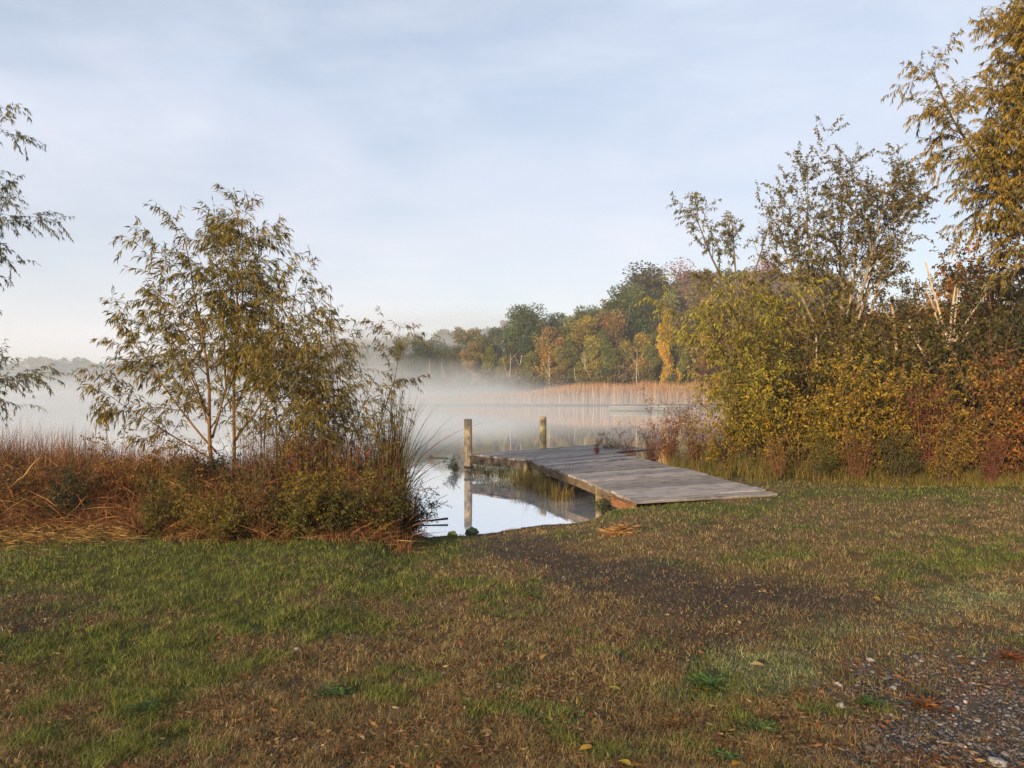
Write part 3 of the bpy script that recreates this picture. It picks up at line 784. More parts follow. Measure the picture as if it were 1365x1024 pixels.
def thicket():
    GOLD = (.26, .185, .022); OLIVE = (.17, .15, .026); DARK = (.095, .09, .026); RUST = (.19, .08, .03); RED = (.18, .06, .03); YEL = (.25, .215, .026); ORG = (.25, .115, .028); BRN = (.14, .085, .03)
    grp = 'bushes along the right edge of the lawn'
    rows = [  # px, d, kind, scale, colour, label
        (893, 18.6, 3, .90, RUST, 'rust-red stalky bush beside the deck, farthest out towards the lake'),
        (928, 17.2, 3, .85, (.19, .12, .035), 'brownish stalky bush close against the right side of the dock ramp'),
        (966, 16.3, 1, .70, GOLD, 'low golden bush beside the land end of the ramp'),
        (1020, 16.6, 0, .95, YEL, 'yellowish bush below the tall yellow-green willow shrub'),
        (1062, 15.9, 2, .86, GOLD, 'broad golden bush right of the dock ramp foot'),
        (1118, 15.6, 0, .98, (.27, .19, .026), 'amber leaved bush in front of the vase-shaped tree'),
        (1172, 15.4, 1, .96, GOLD, 'golden bush straight below the single bare trunk'),
        (1232, 15.2, 3, 1.05, RED, 'deep red stalky bush among the golden ones'),
        (1252, 16.4, 2, .90, BRN, 'brownish bush behind the deep red stalky one'),
        (1292, 15.0, 0, .92, (.23, .15, .03), 'tawny bush right of the deep red stalky one'),
        (1340, 14.8, 2, .96, ORG, 'orange leaved bush at the right edge of the lawn'),
        (1392, 14.4, 1, 1.1, RUST, 'rusty bush cut by the right edge beside the orange one'),
        (1036, 14.9, 3, .50, (.22, .14, .05), 'tan stalky weed bush standing in front of the broad golden bush'),
        (1092, 14.6, 1, .42, (.12, .12, .025), 'small green bush in front of the amber leaved one'),
        (1142, 14.6, 3, .62, (.20, .12, .04), 'brown stalky weed bush in front of the gap between amber and golden bushes'),
        (1205, 14.3, 0, .40, (.08, .08, .024), 'small dark green bush left of the deep red stalky one'),
        (1262, 14.1, 1, .52, (.24, .16, .03), 'small yellow-brown bush in front of the deep red stalky one'),
        (1322, 13.9, 3, .55, (.17, .07, .04), 'wine-brown stalky weed bush in front of the orange leaved bush'),
        (1018, 19.3, 2, 1.3, OLIVE, 'olive bush in the second row under the willow shrub'),
        (1050, 19.0, 1, 1.6, (.17, .125, .024), 'yellow-olive bush in the second row left of the vase-shaped tree'),
        (1105, 18.6, 2, 1.3, DARK, 'dark bush in the second row under the vase-shaped tree'),
        (1160, 18.4, 0, 1.3, OLIVE, 'olive bush in the second row below the short pale stem'),
        (1218, 18.6, 1, 1.2, (.18, .12, .024), 'mustard bush in the second row before the bleached snag'),
        (1275, 18.0, 2, 1.15, DARK, 'dark green bush in the second row below the bleached snag'),
        (1335, 17.4, 0, 1.6, DARK, 'dark bush in the second row under the tallest willow'),
        (1400, 17.0, 2, 1.5, BRN, 'brown bush in the second row, cut by the right edge'),
        (1030, 22.6, 1, 2.0, (.21, .17, .028), 'tall olive-yellow bush in the third row beside the willow shrub'),
        (1085, 22.2, 0, 1.5, (.17, .12, .03), 'tall brownish bush in the third row before the vase-shaped tree'),
        (1140, 22.8, 2, 1.45, (.15, .125, .03), 'tall dull olive bush in the third row right of the vase-shaped tree'),
        (1190, 22.4, 1, 1.7, (.20, .14, .03), 'tall ochre bush in the third row at the straight bare trunk'),
        (1240, 23.4, 0, 1.5, (.17, .13, .03), 'tall olive-brown bush in the third row behind the bleached snag'),
        (1300, 22.0, 2, 2.1, (.15, .085, .026), 'tall russet-brown bush in the third row right of the bleached snag'),
        (1365, 21.4, 1, 2.2, (.08, .07, .022), 'tall dark bush in the third row at the right edge'),
    ]
    for px, d, k, s, c, lab in rows:
        x = at(px, d)
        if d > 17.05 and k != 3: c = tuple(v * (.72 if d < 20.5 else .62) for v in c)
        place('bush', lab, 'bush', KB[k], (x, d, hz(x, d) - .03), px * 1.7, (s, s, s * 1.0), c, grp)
    rows = [
        (1062, 34, 1, 1.05, (.13, .115, .03), 'dark olive tree behind the gap left of the vase-shaped tree'),
        (1052, 27, 0, .72, (.26, .09, .05), 'red leaved small tree in the thicket behind the tilted grey trunk'),
        (1100, 27, 2, .78, (.18, .135, .03), 'brownish small tree behind the foot of the vase-shaped tree'),
        (1165, 27, 1, .80, (.18, .14, .03), 'olive-brown small tree left of the straight bare trunk'),
        (1205, 30, 0, .92, (.26, .175, .03), 'ochre tree behind the straight bare trunk'),
        (1245, 29, 2, .95, (.15, .13, .03), 'dull green tree behind the bleached snag'),
        (1300, 27, 1, 1.05, (.28, .155, .03), 'orange-brown tree right of the bleached snag'),
        (1352, 29, 0, 1.28, (.40, .15, .03), 'bright orange tree under the tallest willow'),
        (1385, 23, 1, 1.0, (.08, .065, .022), 'dark brown tree at the right edge in front of the orange tree'),
        (1345, 20, 2, .72, (.07, .075, .024), 'dark leaved small tree low at the right edge'),
        (1010, 30, 2, .85, (.22, .18, .03), 'olive-yellow small tree right behind the willow shrub'),
        (1440, 26, 0, 1.4, (.18, .09, .025), 'russet tree mostly outside the right edge'),
        (1130, 32, 0, .95, (.11, .09, .03), 'drab green tree far behind the vase-shaped tree'),
        (1270, 36, 1, 1.3, (.13, .10, .032), 'tallest drab tree far behind the bleached snag'),
    ]
    for px, d, k, s, c, lab in rows:
        x = at(px, d)
        place('small_tree', lab, 'tree', KW[k], (x, d, hz(x, d) - .05), px * 2.3, s, c, 'small trees behind the right thicket')
thicket()

# -------- reeds, cattails, weeds
def blade_field(name, label, rg, P, H, W, lean, pal, probs, dirbias=None, seg=5, kind='stuff', cat='reeds', parent=None, loc=None, tip=None):
    n = len(P)
    a = rg.uniform(0, 2 * PI, n); D = np.stack([np.cos(a), np.sin(a)], 1)
    if dirbias is not None: D = norm(D + np.array(dirbias))
    pal = np.array(pal); C = pal[rg.choice(len(pal), n, p=probs)] * rg.uniform(.65, 1.3, (n, 1))
    mb = MB(); mb.blades(P, D, H, W, lean, C, seg, None if tip is None else C * np.array(tip))
    o = mb.build(name, BLADE, parent)
    if parent is None: tag(o, label, cat, kind=kind)
    return o

def left_bank():
    rg = rng_(401)
    # rusty reed stand: plan region between the lawn edge and the water
    n = 36000
    y = rg.uniform(8.4, 13.6, n); px = rg.uniform(-120, 548, n); x = at(px, y)
    edge = np.interp(px, [150, 230], [9.15, 8.5]) + .2 * np.sin(x * 1.7) + .25 * (fbm(x * 2, x * 0, 3) - .5)
    s = lake_sd(x, y)
    cl = fbm(x * 2.0, y * 2.0, 19, 3)
    ok = (y > edge) & (s > .15) & (cl > .40 - .12 * sstep(10.5, 12.5, y))
    P = np.stack([x, y, np.zeros(n)], 1)[ok]; P = ZS(P); n = len(P); px = px[ok]; cl = cl[ok]; e = (P[:, 1] - edge[ok])
    top = np.interp(px, [-120, 0, 110, 200, 300, 420, 545], [1.32, 1.34, 1.22, 1.02, .85, .95, .9])
    H = top * (.16 + .84 * sstep(0, 2.3, e)) * rg.uniform(.45, 1.0, n) * (.7 + .6 * cl)
    W = rg.uniform(.005, .012, n)
    lean = np.abs(rg.normal(.25, .3, n)) + .5 * (rg.uniform(0, 1, n) < .2)
    blade_field('rusty_reeds', 'rust-red stand of dry reeds covering the left bank', rg, P, H, W, lean,
                [(.22, .09, .035), (.15, .06, .026), (.32, .18, .075), (.08, .045, .024), (.14, .105, .03)], [.30, .25, .12, .21, .12], (.25, -.05), tip=(1.15, 1.1, 1.05))
    # bent and broken stalks tangled among them
    n = 9500
    px = rg.uniform(-100, 548, n); y = np.interp(px, [150, 230], [9.1, 8.55]) + rg.uniform(0, 2.9, n); x = at(px, y)
    P = ZS(np.stack([x, y, np.zeros(n)], 1)); P = P[lake_sd(P[:, 0], P[:, 1]) > .2]; n = len(P)
    P[:, 2] += rg.uniform(0, .6, n) * sstep(8.8, 10.4, P[:, 1])
    a = rg.uniform(0, 2 * PI, n); el = rg.uniform(-.6, .8, n)
    D = np.stack([np.cos(a) * np.cos(el), np.sin(a) * np.cos(el), np.sin(el)], 1)
    S = norm(np.cross(D, rg.normal(0, 1, (n, 3))))
    pal = np.array([(.26, .11, .035), (.32, .19, .07), (.16, .06, .025), (.10, .06, .03)])
    mb = MB(); L = rg.uniform(.2, .65, n)
    mb.leaves(P, D, S, L, rg.uniform(.006, .012, n), pal[rg.choice(4, n, p=[.4, .16, .28, .16])] * rg.uniform(.7, 1.25, (n, 1)), .1, .1)
    tag(mb.build('fallen_stalks', BLADE), 'tangle of bent dead stalks in the rusty reeds of the left bank', 'dead stalks', kind='stuff')
    # thicker pale stalks one can count
    for q, (p0, p1, dd, lab) in enumerate([((22, 652), (52, 610), 10.2, 'pale broken stalk leaning steeply at the far left of the reeds'), ((60, 715), (158, 697), 9.25, 'long pale fallen stalk lying at the front of the left reeds')]):
        def w(p): return np.array([at(p[0], dd), dd, CAM_H - (p[1] - 526) / F * dd])
        A, B = w(p0), w(p1)
        mb = MB(); t = np.linspace(0, 1, 6)[:, None]; Q = A * (1 - t) + B * t; Q[:, 2] += .03 * np.sin(t[:, 0] * PI)
        mb.tube(Q, np.linspace(.011, .006, 6), 6, (.36, .23, .10))
        tag(mb.build('broken_stalk', BARK, None, True), lab, 'stalk')
    # straw at the far left of the lawn edge
    n = 2000
    px = -60 + 240 * rg.uniform(0, 1, n) ** 1.5; py = rg.normal(718, 7, n) - (px - 80) * .03; pp = [ground_pt(a, b) for a, b in zip(px, py)]
    P = ZS(np.array([(a, b, 0) for a, b in pp])); P[:, 2] += rg.uniform(.01, .10, n)
    a = rg.uniform(0, 2 * PI, n); D = norm(np.stack([np.cos(a), np.sin(a) * .6, rg.uniform(-.25, .35, n)], 1)); S = norm(np.cross(D, rg.normal(0, 1, (n, 3))))
    pal = np.array([(.32, .18, .05), (.28, .14, .04), (.2, .10, .03), (.34, .22, .08)])
    mb = MB(); mb.leaves(P, D, S, rg.uniform(.06, .22, n), rg.uniform(.005, .012, n), pal[rg.choice(4, n)] * rg.uniform(.7, 1.2, (n, 1)), .1, .05)
    tag(mb.build('straw', BLADE), 'yellow-orange flattened straw at the foot of the left reeds', 'straw', kind='stuff')

    # cattail clumps
    pal = [(.055, .062, .02), (.085, .075, .024), (.13, .075, .03), (.19, .08, .032)]
    specs = [(522, 11.0, .18, 260, 2.15, (.30, 0), 'tallest cattail clump, at the water edge, its blades bending right'), (492, 11.1, .22, 150, 1.6, (.1, 0), 'medium cattail clump just left of the tallest one'),
             (455, 11.3, .26, 110, 1.45, (-.05, 0), 'cattail clump below the low bushy willow'), (395, 11.3, .30, 90, 1.3, (.05, 0), 'cattail clump between the two willows'), (540, 10.75, .16, 60, .85, (.45, -.1), 'short arching sedge clump at the tip of the left bank')]
    for px, d, r, n, h, db, lab in specs:
        x = at(px, d); t = thing('cattail_clump', lab, 'cattails', (x, d, hz(x, d) - .03), 0, 'cattail clumps on the left bank')
        a = rg.uniform(0, 2 * PI, n); rr = r * np.sqrt(rg.uniform(0, 1, n))
        P = np.stack([np.cos(a) * rr, np.sin(a) * rr, np.zeros(n)], 1)
        H = h * rg.uniform(.6, 1.05, n); ln = np.abs(rg.normal(.16, .16, n)) + .7 * (rg.uniform(0, 1, n) < .16)
        blade_field('blade', '', rg, P, H, rg.uniform(.010, .019, n), ln, pal, [.35, .3, .2, .15], db, 8, parent=t, tip=(.85, .95, .9))
        m = n // 2
        P = P[:m]; H = h * rg.uniform(.3, .62, m)
        blade_field('dead_blade', '', rg, P * 1.15, H, rg.uniform(.009, .016, m), np.abs(rg.normal(.3, .3, m)), [(.27, .10, .04), (.2, .08, .035), (.33, .17, .07)], [.45, .35, .2], db, 6, parent=t)
    # thin dark stems with few leaves among the cattails
    n = 1500
    px = rg.uniform(315, 545, n); d = rg.uniform(10.0, 11.8, n); x = at(px, d); P = ZS(np.stack([x, d, np.zeros(n)], 1)); P = P[lake_sd(P[:, 0], P[:, 1]) > .1]; n = len(P)
    blade_field('dark_reeds', 'thin dark reed stems rising between the willows and the cattails', rg, P, rg.uniform(.5, 1.5, n), rg.uniform(.006, .011, n), np.abs(rg.normal(.14, .14, n)),
                [(.11, .06, .035), (.17, .08, .04), (.09, .085, .03)], [.4, .35, .25], seg=6)
left_bank()

def left_shrubs():
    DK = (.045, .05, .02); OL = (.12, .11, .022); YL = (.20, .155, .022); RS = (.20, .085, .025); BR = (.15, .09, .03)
    grp = 'low shrubs along the foot of the left reeds'
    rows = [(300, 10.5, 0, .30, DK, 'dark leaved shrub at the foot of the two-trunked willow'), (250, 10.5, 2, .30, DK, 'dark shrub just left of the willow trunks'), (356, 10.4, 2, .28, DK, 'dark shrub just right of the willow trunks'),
            (272, 8.83, 1, .22, YL, 'yellow-green shrublet at the lawn edge left of the willow trunks'), (215, 9.0, 0, .26, OL, 'olive shrublet before the rusty reeds, left of the yellow-green ones'), (322, 8.78, 0, .20, BR, 'brown shrublet at the lawn edge straight below the willow trunks'),
            (378, 8.88, 1, .25, OL, 'olive shrublet at the lawn edge below the low bushy willow'), (425, 8.93, 0, .25, YL, 'yellowish shrublet at the lawn edge below the middle cattails'), (470, 9.03, 2, .24, OL, 'olive shrublet near the water end of the left bank'),
            (510, 9.18, 1, .28, (.14, .13, .02), 'bright olive shrublet below the tallest cattail clump'), (150, 9.9, 3, .40, RS, 'rusty stalky shrub in the left reeds'), (185, 10.3, 1, .42, (.22, .13, .025), 'golden-brown shrub in the reeds left of the willow'),
            (85, 9.7, 0, .27, DK, 'dark shrublet in the left reeds above the straw'), (30, 10.2, 2, .30, BR, 'brown shrub near the left edge of the reeds'), (240, 10.5, 3, .52, (.22, .12, .028), 'tawny stalky shrub behind the dark one left of the willow'),
            (408, 10.4, 3, .55, RS, 'russet stalky shrub under the low bushy willow'), (480, 10.4, 3, .50, (.2, .08, .03), 'russet stalky shrub beside the cattails'), (548, 9.9, 0, .24, DK, 'dark shrub at the very tip of the left bank'),
            (298, 8.62, 2, .17, (.17, .15, .03), 'small pale green shrublet at the lawn edge straight below the left willow trunk'), (348, 8.7, 3, .24, (.2, .13, .05), 'tan stalky shrublet at the lawn edge below the right willow trunk'),
            (402, 8.75, 2, .17, (.13, .13, .03), 'small green shrublet at the lawn edge under the right side of the low willow'), (448, 8.85, 0, .18, DK, 'small dark shrublet at the lawn edge below the medium cattail clump'), (492, 9.0, 3, .26, RS, 'small rusty stalky shrublet at the lawn edge near the water')]
    for px, d, k, s, c, lab in rows:
        x = at(px, d)
        if d < 9.3 and px > 230: s *= 1.15
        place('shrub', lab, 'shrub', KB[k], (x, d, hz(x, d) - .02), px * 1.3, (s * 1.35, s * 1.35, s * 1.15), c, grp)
left_shrubs()

def right_fringe():
    rg = rng_(451)
    n = 16000
    px = rg.uniform(880, 1440, n); u = rg.uniform(0, 1, n) ** 1.3
    y0 = np.interp(px, [880, 1000, 1100, 1365, 1440], [16.4, 14.4, 14.0, 13.6, 13.4])
    d = y0 + u * 1.9; x = at(px, d)
    ok = (lake_sd(x, d) > .2) & (fbm(x * 1.8, d * 1.8, 53, 3) > .36)
    # keep off the ramp
    P = np.stack([x, d, np.zeros(n)], 1)[ok]; n = len(P); P = ZS(P); e = u[ok]
    H = (.08 + .5 * e) * rg.uniform(.5, 1.2, n)
    blade_field('tall_grass', 'tall yellowing grass fringe in front of the right bushes', rg, P, H, rg.uniform(.005, .011, n), np.abs(rg.normal(.3, .25, n)),
                [(.10, .105, .022), (.17, .13, .03), (.25, .14, .035), (.065, .075, .018), (.2, .09, .03)], [.3, .25, .18, .17, .1], seg=4, cat='grass')
right_fringe()

# ------------------------------------------------------------------ the dock
def V3(x, y, z): return np.array([x, y, z], float)

class WoodMB(MB):
    """boxes with a uv along the grain"""
    def __init__(s): super().__init__(); s.uv = []
    def board(s, a, b, c, d, th, C, off):
        """top quad a-b (one long edge) d-c (the other), thickness th"""
        top = [a, b, c, d]; bot = [p - UP * th for p in top]
        q = [[top[0], top[1], top[2], top[3]], [bot[3], bot[2], bot[1], bot[0]], [bot[0], bot[1], top[1], top[0]], [bot[1], bot[2], top[2], top[1]], [bot[2], bot[3], top[3], top[2]], [bot[3], bot[0], top[0], top[3]]]
        L = np.linalg.norm(b - a); W = np.linalg.norm(d - a)
        C = np.asarray(C, float); W = np.linalg.norm(d - a); L = np.linalg.norm(b - a)
        e = min(.026 / max(W, .05), .3); cuts = [0, e, 1 - e, 1]; sh = [.28, 1., 1., .28]      # both long edges painted dark, standing in for the shaded gaps between boards
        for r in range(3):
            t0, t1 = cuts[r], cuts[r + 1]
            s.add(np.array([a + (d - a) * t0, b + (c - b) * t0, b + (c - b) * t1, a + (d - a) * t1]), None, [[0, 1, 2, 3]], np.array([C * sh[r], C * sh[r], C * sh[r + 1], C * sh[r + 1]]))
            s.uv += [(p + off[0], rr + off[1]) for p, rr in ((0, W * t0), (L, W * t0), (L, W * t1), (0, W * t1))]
        for k, f in enumerate(q):
            if k == 0: continue
            s.add(np.array(f), None, [[0, 1, 2, 3]], C)
            if k in (0, 1): u = [(0, 0), (L, 0), (L, W), (0, W)]
            elif k in (2, 4): u = [(0, 0), (L, 0), (L, th), (0, th)]
            else: u = [(0, 0), (.02, 0), (.02, th), (0, th)]
            s.uv += [(p + off[0], r + off[1]) for p, r in u]
    def build(s, name, mat, parent=None, smooth=False):
        me = s.mesh(name); l = me.uv_layers.new(name='UVMap'); l.data.foreach_set('uv', np.array(s.uv, np.float32).ravel())
        return link_mesh(name, me, mat, parent)

def post_mesh(name, h, r, rg, parent, loc, col=(.33, .27, .18), below=1.0):
    mb = MB(); n = 14; k = 10
    P = np.stack([np.linspace(0, rg.normal(0, .012), k), np.linspace(0, rg.normal(0, .012), k), np.linspace(-below, h, k)], 1)
    R = np.linspace(r * 1.03, r * .97, k); R = np.concatenate([R, [R[-1] * .93]]); P = np.concatenate([P, [P[-1] + [0, 0, .012]]])
    mb.tube(P, R, n, col)
    o = link_mesh(name, mb.mesh(name, False), POST, parent); o.location = loc
    return o

POST = bark_material('weathered_post', 24)

def build_dock():
    rg = rng_(501)
    zh = .47
    P1 = V3(-1.10, 19.0, zh); C = V3(.34, 17.27, zh); b = norm(V3(.70, .71, 0)); R = C + b * 3.1; Q = P1 + b * 3.1
    L1 = V3(1.816, 11.4, .355); L2 = V3(4.18, 12.45, .355)
    root = thing('dock', 'grey weathered plank dock running from the lawn out over the water', 'dock', (1.5, 15.5, 0))
    o0 = V3(1.5, 15.5, 0)
    base = np.array([.345, .315, .295])
    def colr():
        return base * rg.uniform(.62, 1.25) * np.array([1, rg.uniform(.96, 1.0), rg.uniform(.92, 1.02)])
    # ramp: boards fan between the land edge and the deck edge, dipping towards the grass
    mb = WoodMB(); n = 22
    def rail(A, B, s):
        p = A * (1 - s) + B * s
        p = p.copy(); p[2] = .355 + (zh - .355) * (1 - (1 - s) ** 1.5)
        return p
    ts = np.linspace(0, 1, n + 1)
    ts[1:-1] += rg.normal(0, .004, n - 1)
    for k in range(n):
        g = rg.uniform(.0012, .0034); s0, s1 = ts[k] + g, ts[k + 1] - g
        e0, e1 = rg.uniform(-.02, .025), rg.uniform(-.02, .03)
        a, d = rail(L1, C, s0), rail(L1, C, s1); bb, c = rail(L2, R, s0), rail(L2, R, s1)
        ax = norm(bb - a); dz = UP * rg.normal(0, .006)
        tw = UP * rg.normal(0, .008)
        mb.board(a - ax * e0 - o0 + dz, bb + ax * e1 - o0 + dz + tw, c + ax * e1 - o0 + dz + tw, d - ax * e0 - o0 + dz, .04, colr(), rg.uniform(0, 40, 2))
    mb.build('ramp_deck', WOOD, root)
    # head: boards along b
    mb = WoodMB(); n = 11; e = (C - P1) / n
    for k in range(n):
        s0 = P1 + e * (k + .03); s1 = P1 + e * (k + .97); dz = UP * rg.normal(0, .003) + UP * .002
        l0, l1 = rg.uniform(-.03, .03), rg.uniform(-.03, .03)
        split = 3.1 + rg.uniform(-.05, .05)
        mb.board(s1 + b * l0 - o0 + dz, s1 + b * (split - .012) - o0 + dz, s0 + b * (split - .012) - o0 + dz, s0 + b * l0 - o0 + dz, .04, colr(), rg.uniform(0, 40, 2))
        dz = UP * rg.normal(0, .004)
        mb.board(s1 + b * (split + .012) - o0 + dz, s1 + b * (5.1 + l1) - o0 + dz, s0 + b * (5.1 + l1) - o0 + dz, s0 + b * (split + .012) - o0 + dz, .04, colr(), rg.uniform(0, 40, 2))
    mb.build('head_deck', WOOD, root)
    # edge beams under the boards
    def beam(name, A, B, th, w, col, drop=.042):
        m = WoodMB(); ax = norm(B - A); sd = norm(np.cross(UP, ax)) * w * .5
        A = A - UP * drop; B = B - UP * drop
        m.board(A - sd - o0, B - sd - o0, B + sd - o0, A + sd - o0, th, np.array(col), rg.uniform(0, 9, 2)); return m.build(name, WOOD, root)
    inn = norm(b) * .06
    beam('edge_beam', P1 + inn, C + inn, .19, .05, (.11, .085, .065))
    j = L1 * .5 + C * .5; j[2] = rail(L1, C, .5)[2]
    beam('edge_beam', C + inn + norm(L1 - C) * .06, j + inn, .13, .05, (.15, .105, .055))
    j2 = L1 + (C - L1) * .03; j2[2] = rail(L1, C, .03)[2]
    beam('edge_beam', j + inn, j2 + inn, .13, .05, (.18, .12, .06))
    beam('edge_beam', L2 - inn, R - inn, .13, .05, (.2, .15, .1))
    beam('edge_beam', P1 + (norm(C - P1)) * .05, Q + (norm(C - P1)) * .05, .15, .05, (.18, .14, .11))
    mid0 = (L1 + L2) / 2; mid1 = (C + R) / 2; mid0 = mid0.copy(); mid0[2] = .33
    beam('joist', mid0, mid1, .12, .06, (.14, .10, .07), .05)
    # skewed brown brace board at the land end
    A = L1 + (C - L1) * .16 + V3(-.02, 0, 0); A[2] = .31; B = L1 + V3(.03, .10, 0); B[2] = .25
    beam('brace_board', A, B, .14, .04, (.27, .12, .055), .0)
    # posts
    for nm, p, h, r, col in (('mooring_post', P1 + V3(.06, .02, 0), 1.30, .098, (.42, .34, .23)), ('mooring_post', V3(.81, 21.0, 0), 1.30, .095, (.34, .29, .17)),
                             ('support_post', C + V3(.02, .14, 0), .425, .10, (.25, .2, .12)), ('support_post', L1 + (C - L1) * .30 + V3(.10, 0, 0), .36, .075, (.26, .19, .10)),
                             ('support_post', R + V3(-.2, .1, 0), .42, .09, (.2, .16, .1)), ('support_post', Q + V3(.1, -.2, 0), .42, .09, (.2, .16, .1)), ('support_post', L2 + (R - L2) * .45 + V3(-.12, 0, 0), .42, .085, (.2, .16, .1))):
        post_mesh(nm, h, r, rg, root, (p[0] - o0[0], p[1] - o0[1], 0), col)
    # dark collar bracket on the near mooring post
    c = MB(); t = np.linspace(0, 1, 3)
    c.tube(np.array([P1 + V3(.06, .02, 0) - o0 + UP * (.12 + .06 * q - P1[2]) for q in t]), [.118, .12, .118], 12, (.05, .045, .04))
    c.build('post_collar', POST, root)
    return P1, C, R, Q, L1, L2
P1, C_, R_, Q_, L1, L2 = build_dock()

# plants on and under the dock, by the shore
def small_plants():
    rg = rng_(601)
    # golden dead weeds hanging along the ramp side
    rows = [(.93, .40, 'tan dead weed clump beneath the corner of the deck'), (.80, .42, 'golden dead weed clump under the ramp right of the corner post'), (.66, .40, 'golden dead weed clump under the middle of the ramp'), (.52, .36, 'tawny dead weed clump under the ramp left of its short post')]
    for t, h, lab in rows:
        p = L1 + (C_ - L1) * t + V3(-.20, -.07, 0)
        th = thing('weed_clump', lab, 'weeds', (p[0], p[1], -.03), 0, 'dead weeds along the side of the ramp')
        n = 260; P = np.stack([rg.normal(0, .13, n), rg.normal(0, .28, n), np.zeros(n)], 1)
        blade_field('stalk', '', rg, P, h * rg.uniform(.5, 1.25, n), rg.uniform(.006, .012, n), np.abs(rg.normal(.4, .35, n)), [(.30, .2, .055), (.22, .14, .04), (.15, .12, .03), (.36, .26, .09)], [.35, .3, .2, .15], seg=5, parent=th)
    for t, lab in ((.75, 'tan weed tuft under the head of the dock near its corner'), (.48, 'straw coloured weed tuft under the middle of the dock head'), (.25, 'grey-green weed tuft under the dock head beside the near mooring post')):
        p = P1 + (C_ - P1) * t + V3(-.02, -.05, 0)
        th = thing('weed_clump', lab, 'weeds', (p[0], p[1], -.02), 0, 'weeds under the dock head')
        n = 110; P = np.stack([rg.normal(0, .17, n), rg.normal(0, .15, n), np.zeros(n)], 1)
        blade_field('stalk', '', rg, P, rg.uniform(.15, .38, n), rg.uniform(.005, .011, n), np.abs(rg.normal(.35, .3, n)), [(.26, .2, .09), (.2, .2, .12), (.12, .13, .05)], [.4, .3, .3], seg=5, parent=th)
    # grey-leaved floating plants
    rows = [(P1 + (C_ - P1) * .18 + V3(-.02, -.08, 0), 2, .13, (.22, .23, .2), 'grey leaved plant below the dock head by the near mooring post'), (P1 + (C_ - P1) * .38 + V3(0, -.1, 0), 0, .13, (.2, .22, .17), 'grey leaved plant below the middle of the dock head'),
            (P1 + V3(-.30, .15, 0), 0, .17, (.06, .09, .045), 'green water plant left of the near mooring post'), (L1 + (C_ - L1) * .16 + V3(-.12, -.02, 0), 2, .16, (.07, .10, .05), 'green leafy weed beneath the land end of the ramp'),
            (P1 + (C_ - P1) * .62 + V3(0, -.05, 0), 1, .15, (.06, .08, .03), 'dark green plant in the shade of the dock head')]
    for p, k, s, c, lab in rows:
        place('water_plant', lab, 'plant', KB[k], (p[0], p[1], -.03), p[0] * 9, (s * 1.3, s * 1.3, s), c, 'plants at the waterline of the dock')
    # red weed on the deck end, thin weeds by the corner
    rows = [(796, 18.9, 3, .26, (.20, .05, .035), .40, 'wine-red weed standing at the lake end of the ramp'), (838, 19.8, 3, .42, (.2, .07, .045), .0, 'reddish stalky weed right of the wine-red weed'), (868, 19.0, 3, .62, (.19, .08, .04), .0, 'tall reddish stalky weed rising beside the deck'),
            (815, 20.9, 1, .38, (.15, .09, .05), .0, 'dull brown weed behind the wine-red weed')]
    for px, d, k, s, c, z, lab in rows:
        x = at(px, d)
        place('red_weed', lab, 'weed', KB[k], (x, d, max(z, hz(x, d) - .03)), px, (s * .9, s * .9, s * 1.1), c, 'reddish weeds beside the dock')
    for px, d, n, h, z0, lab in ((700, 17.0, 9, .42, .1, 'thin purplish weed sprouting beside the dock corner'), (760, 15.9, 26, .07, .47, 'little brown tuft growing between the deck boards')):
        x = at(px, d); th = thing('deck_weed', lab, 'weed', (x, d, z0))
        P = np.stack([rg.normal(0, .05, n), rg.normal(0, .04, n), np.zeros(n)], 1)
        blade_field('stalk', '', rg, P, (h + (.45 if n < 20 else 0)) * rg.uniform(.6, 1.05, n), rg.uniform(.006, .009, n), np.abs(rg.normal(.2, .2, n)), [(.12, .06, .05), (.16, .10, .05)], [.5, .5], seg=5, parent=th)
    # mossy stones at the shore
    moss = plain_material('moss', (.24, .27, .03), .9, 30, .5); moss2 = plain_material('dark_moss', (.06, .085, .03), .9, 30, .5)
    for px, py, r, mt, lab in ((603, 713, .065, moss, 'yellow-green mossy stone at the water edge'), (629, 710, .085, moss2, 'dark green mossy stone at the water edge')):
        x, d = ground_pt(px, py, .03)
        me = bpy.data.meshes.new('mossy_stone'); import bmesh
        bm = bmesh.new(); bmesh.ops.create_icosphere(bm, subdivisions=3, radius=r)
        for v in bm.verts:
            f = 1 + .22 * math.sin(v.co.x * 60 + r * 99) * math.sin(v.co.y * 53) + .1 * math.sin(v.co.z * 90 + v.co.x * 40) + rg.normal(0, .04)
            v.co *= f; v.co.z *= .68
        for f in bm.faces: f.smooth = True
        bm.to_mesh(me); bm.free()
        o = link_mesh('mossy_stone', me, mt); o.location = (x, d, .035); tag(o, lab, 'stone')
    # stick in the water
    mb = MB(); x, d = ground_pt(548, 697, .02); x2, d2 = ground_pt(597, 694, .02)
    Q = np.array([V3(x - .1, d, .03), V3(x * .5 + x2 * .5, (d + d2) / 2, .035), V3(x2, d2, .05)]); mb.tube(Q, [.014, .012, .018], 6, (.05, .04, .03))
    tag(mb.build('stick', BARK, None, True), 'dark stick poking out over the water from the left bank', 'stick')
    mb = MB(); x, d = ground_pt(574, 611, .0)
    Q = np.array([V3(x - .2, d, .0), V3(x - .06, d, .02), V3(x + .02, d, .05), V3(x + .1, d - .02, .02), V3(x + .6, d, .0)]); mb.tube(Q, [.01, .02, .045, .02, .008], 7, (.07, .06, .05))
    tag(mb.build('floating_log', BARK, None, True), 'dark half-sunk log lying in the water left of the near mooring post', 'log')
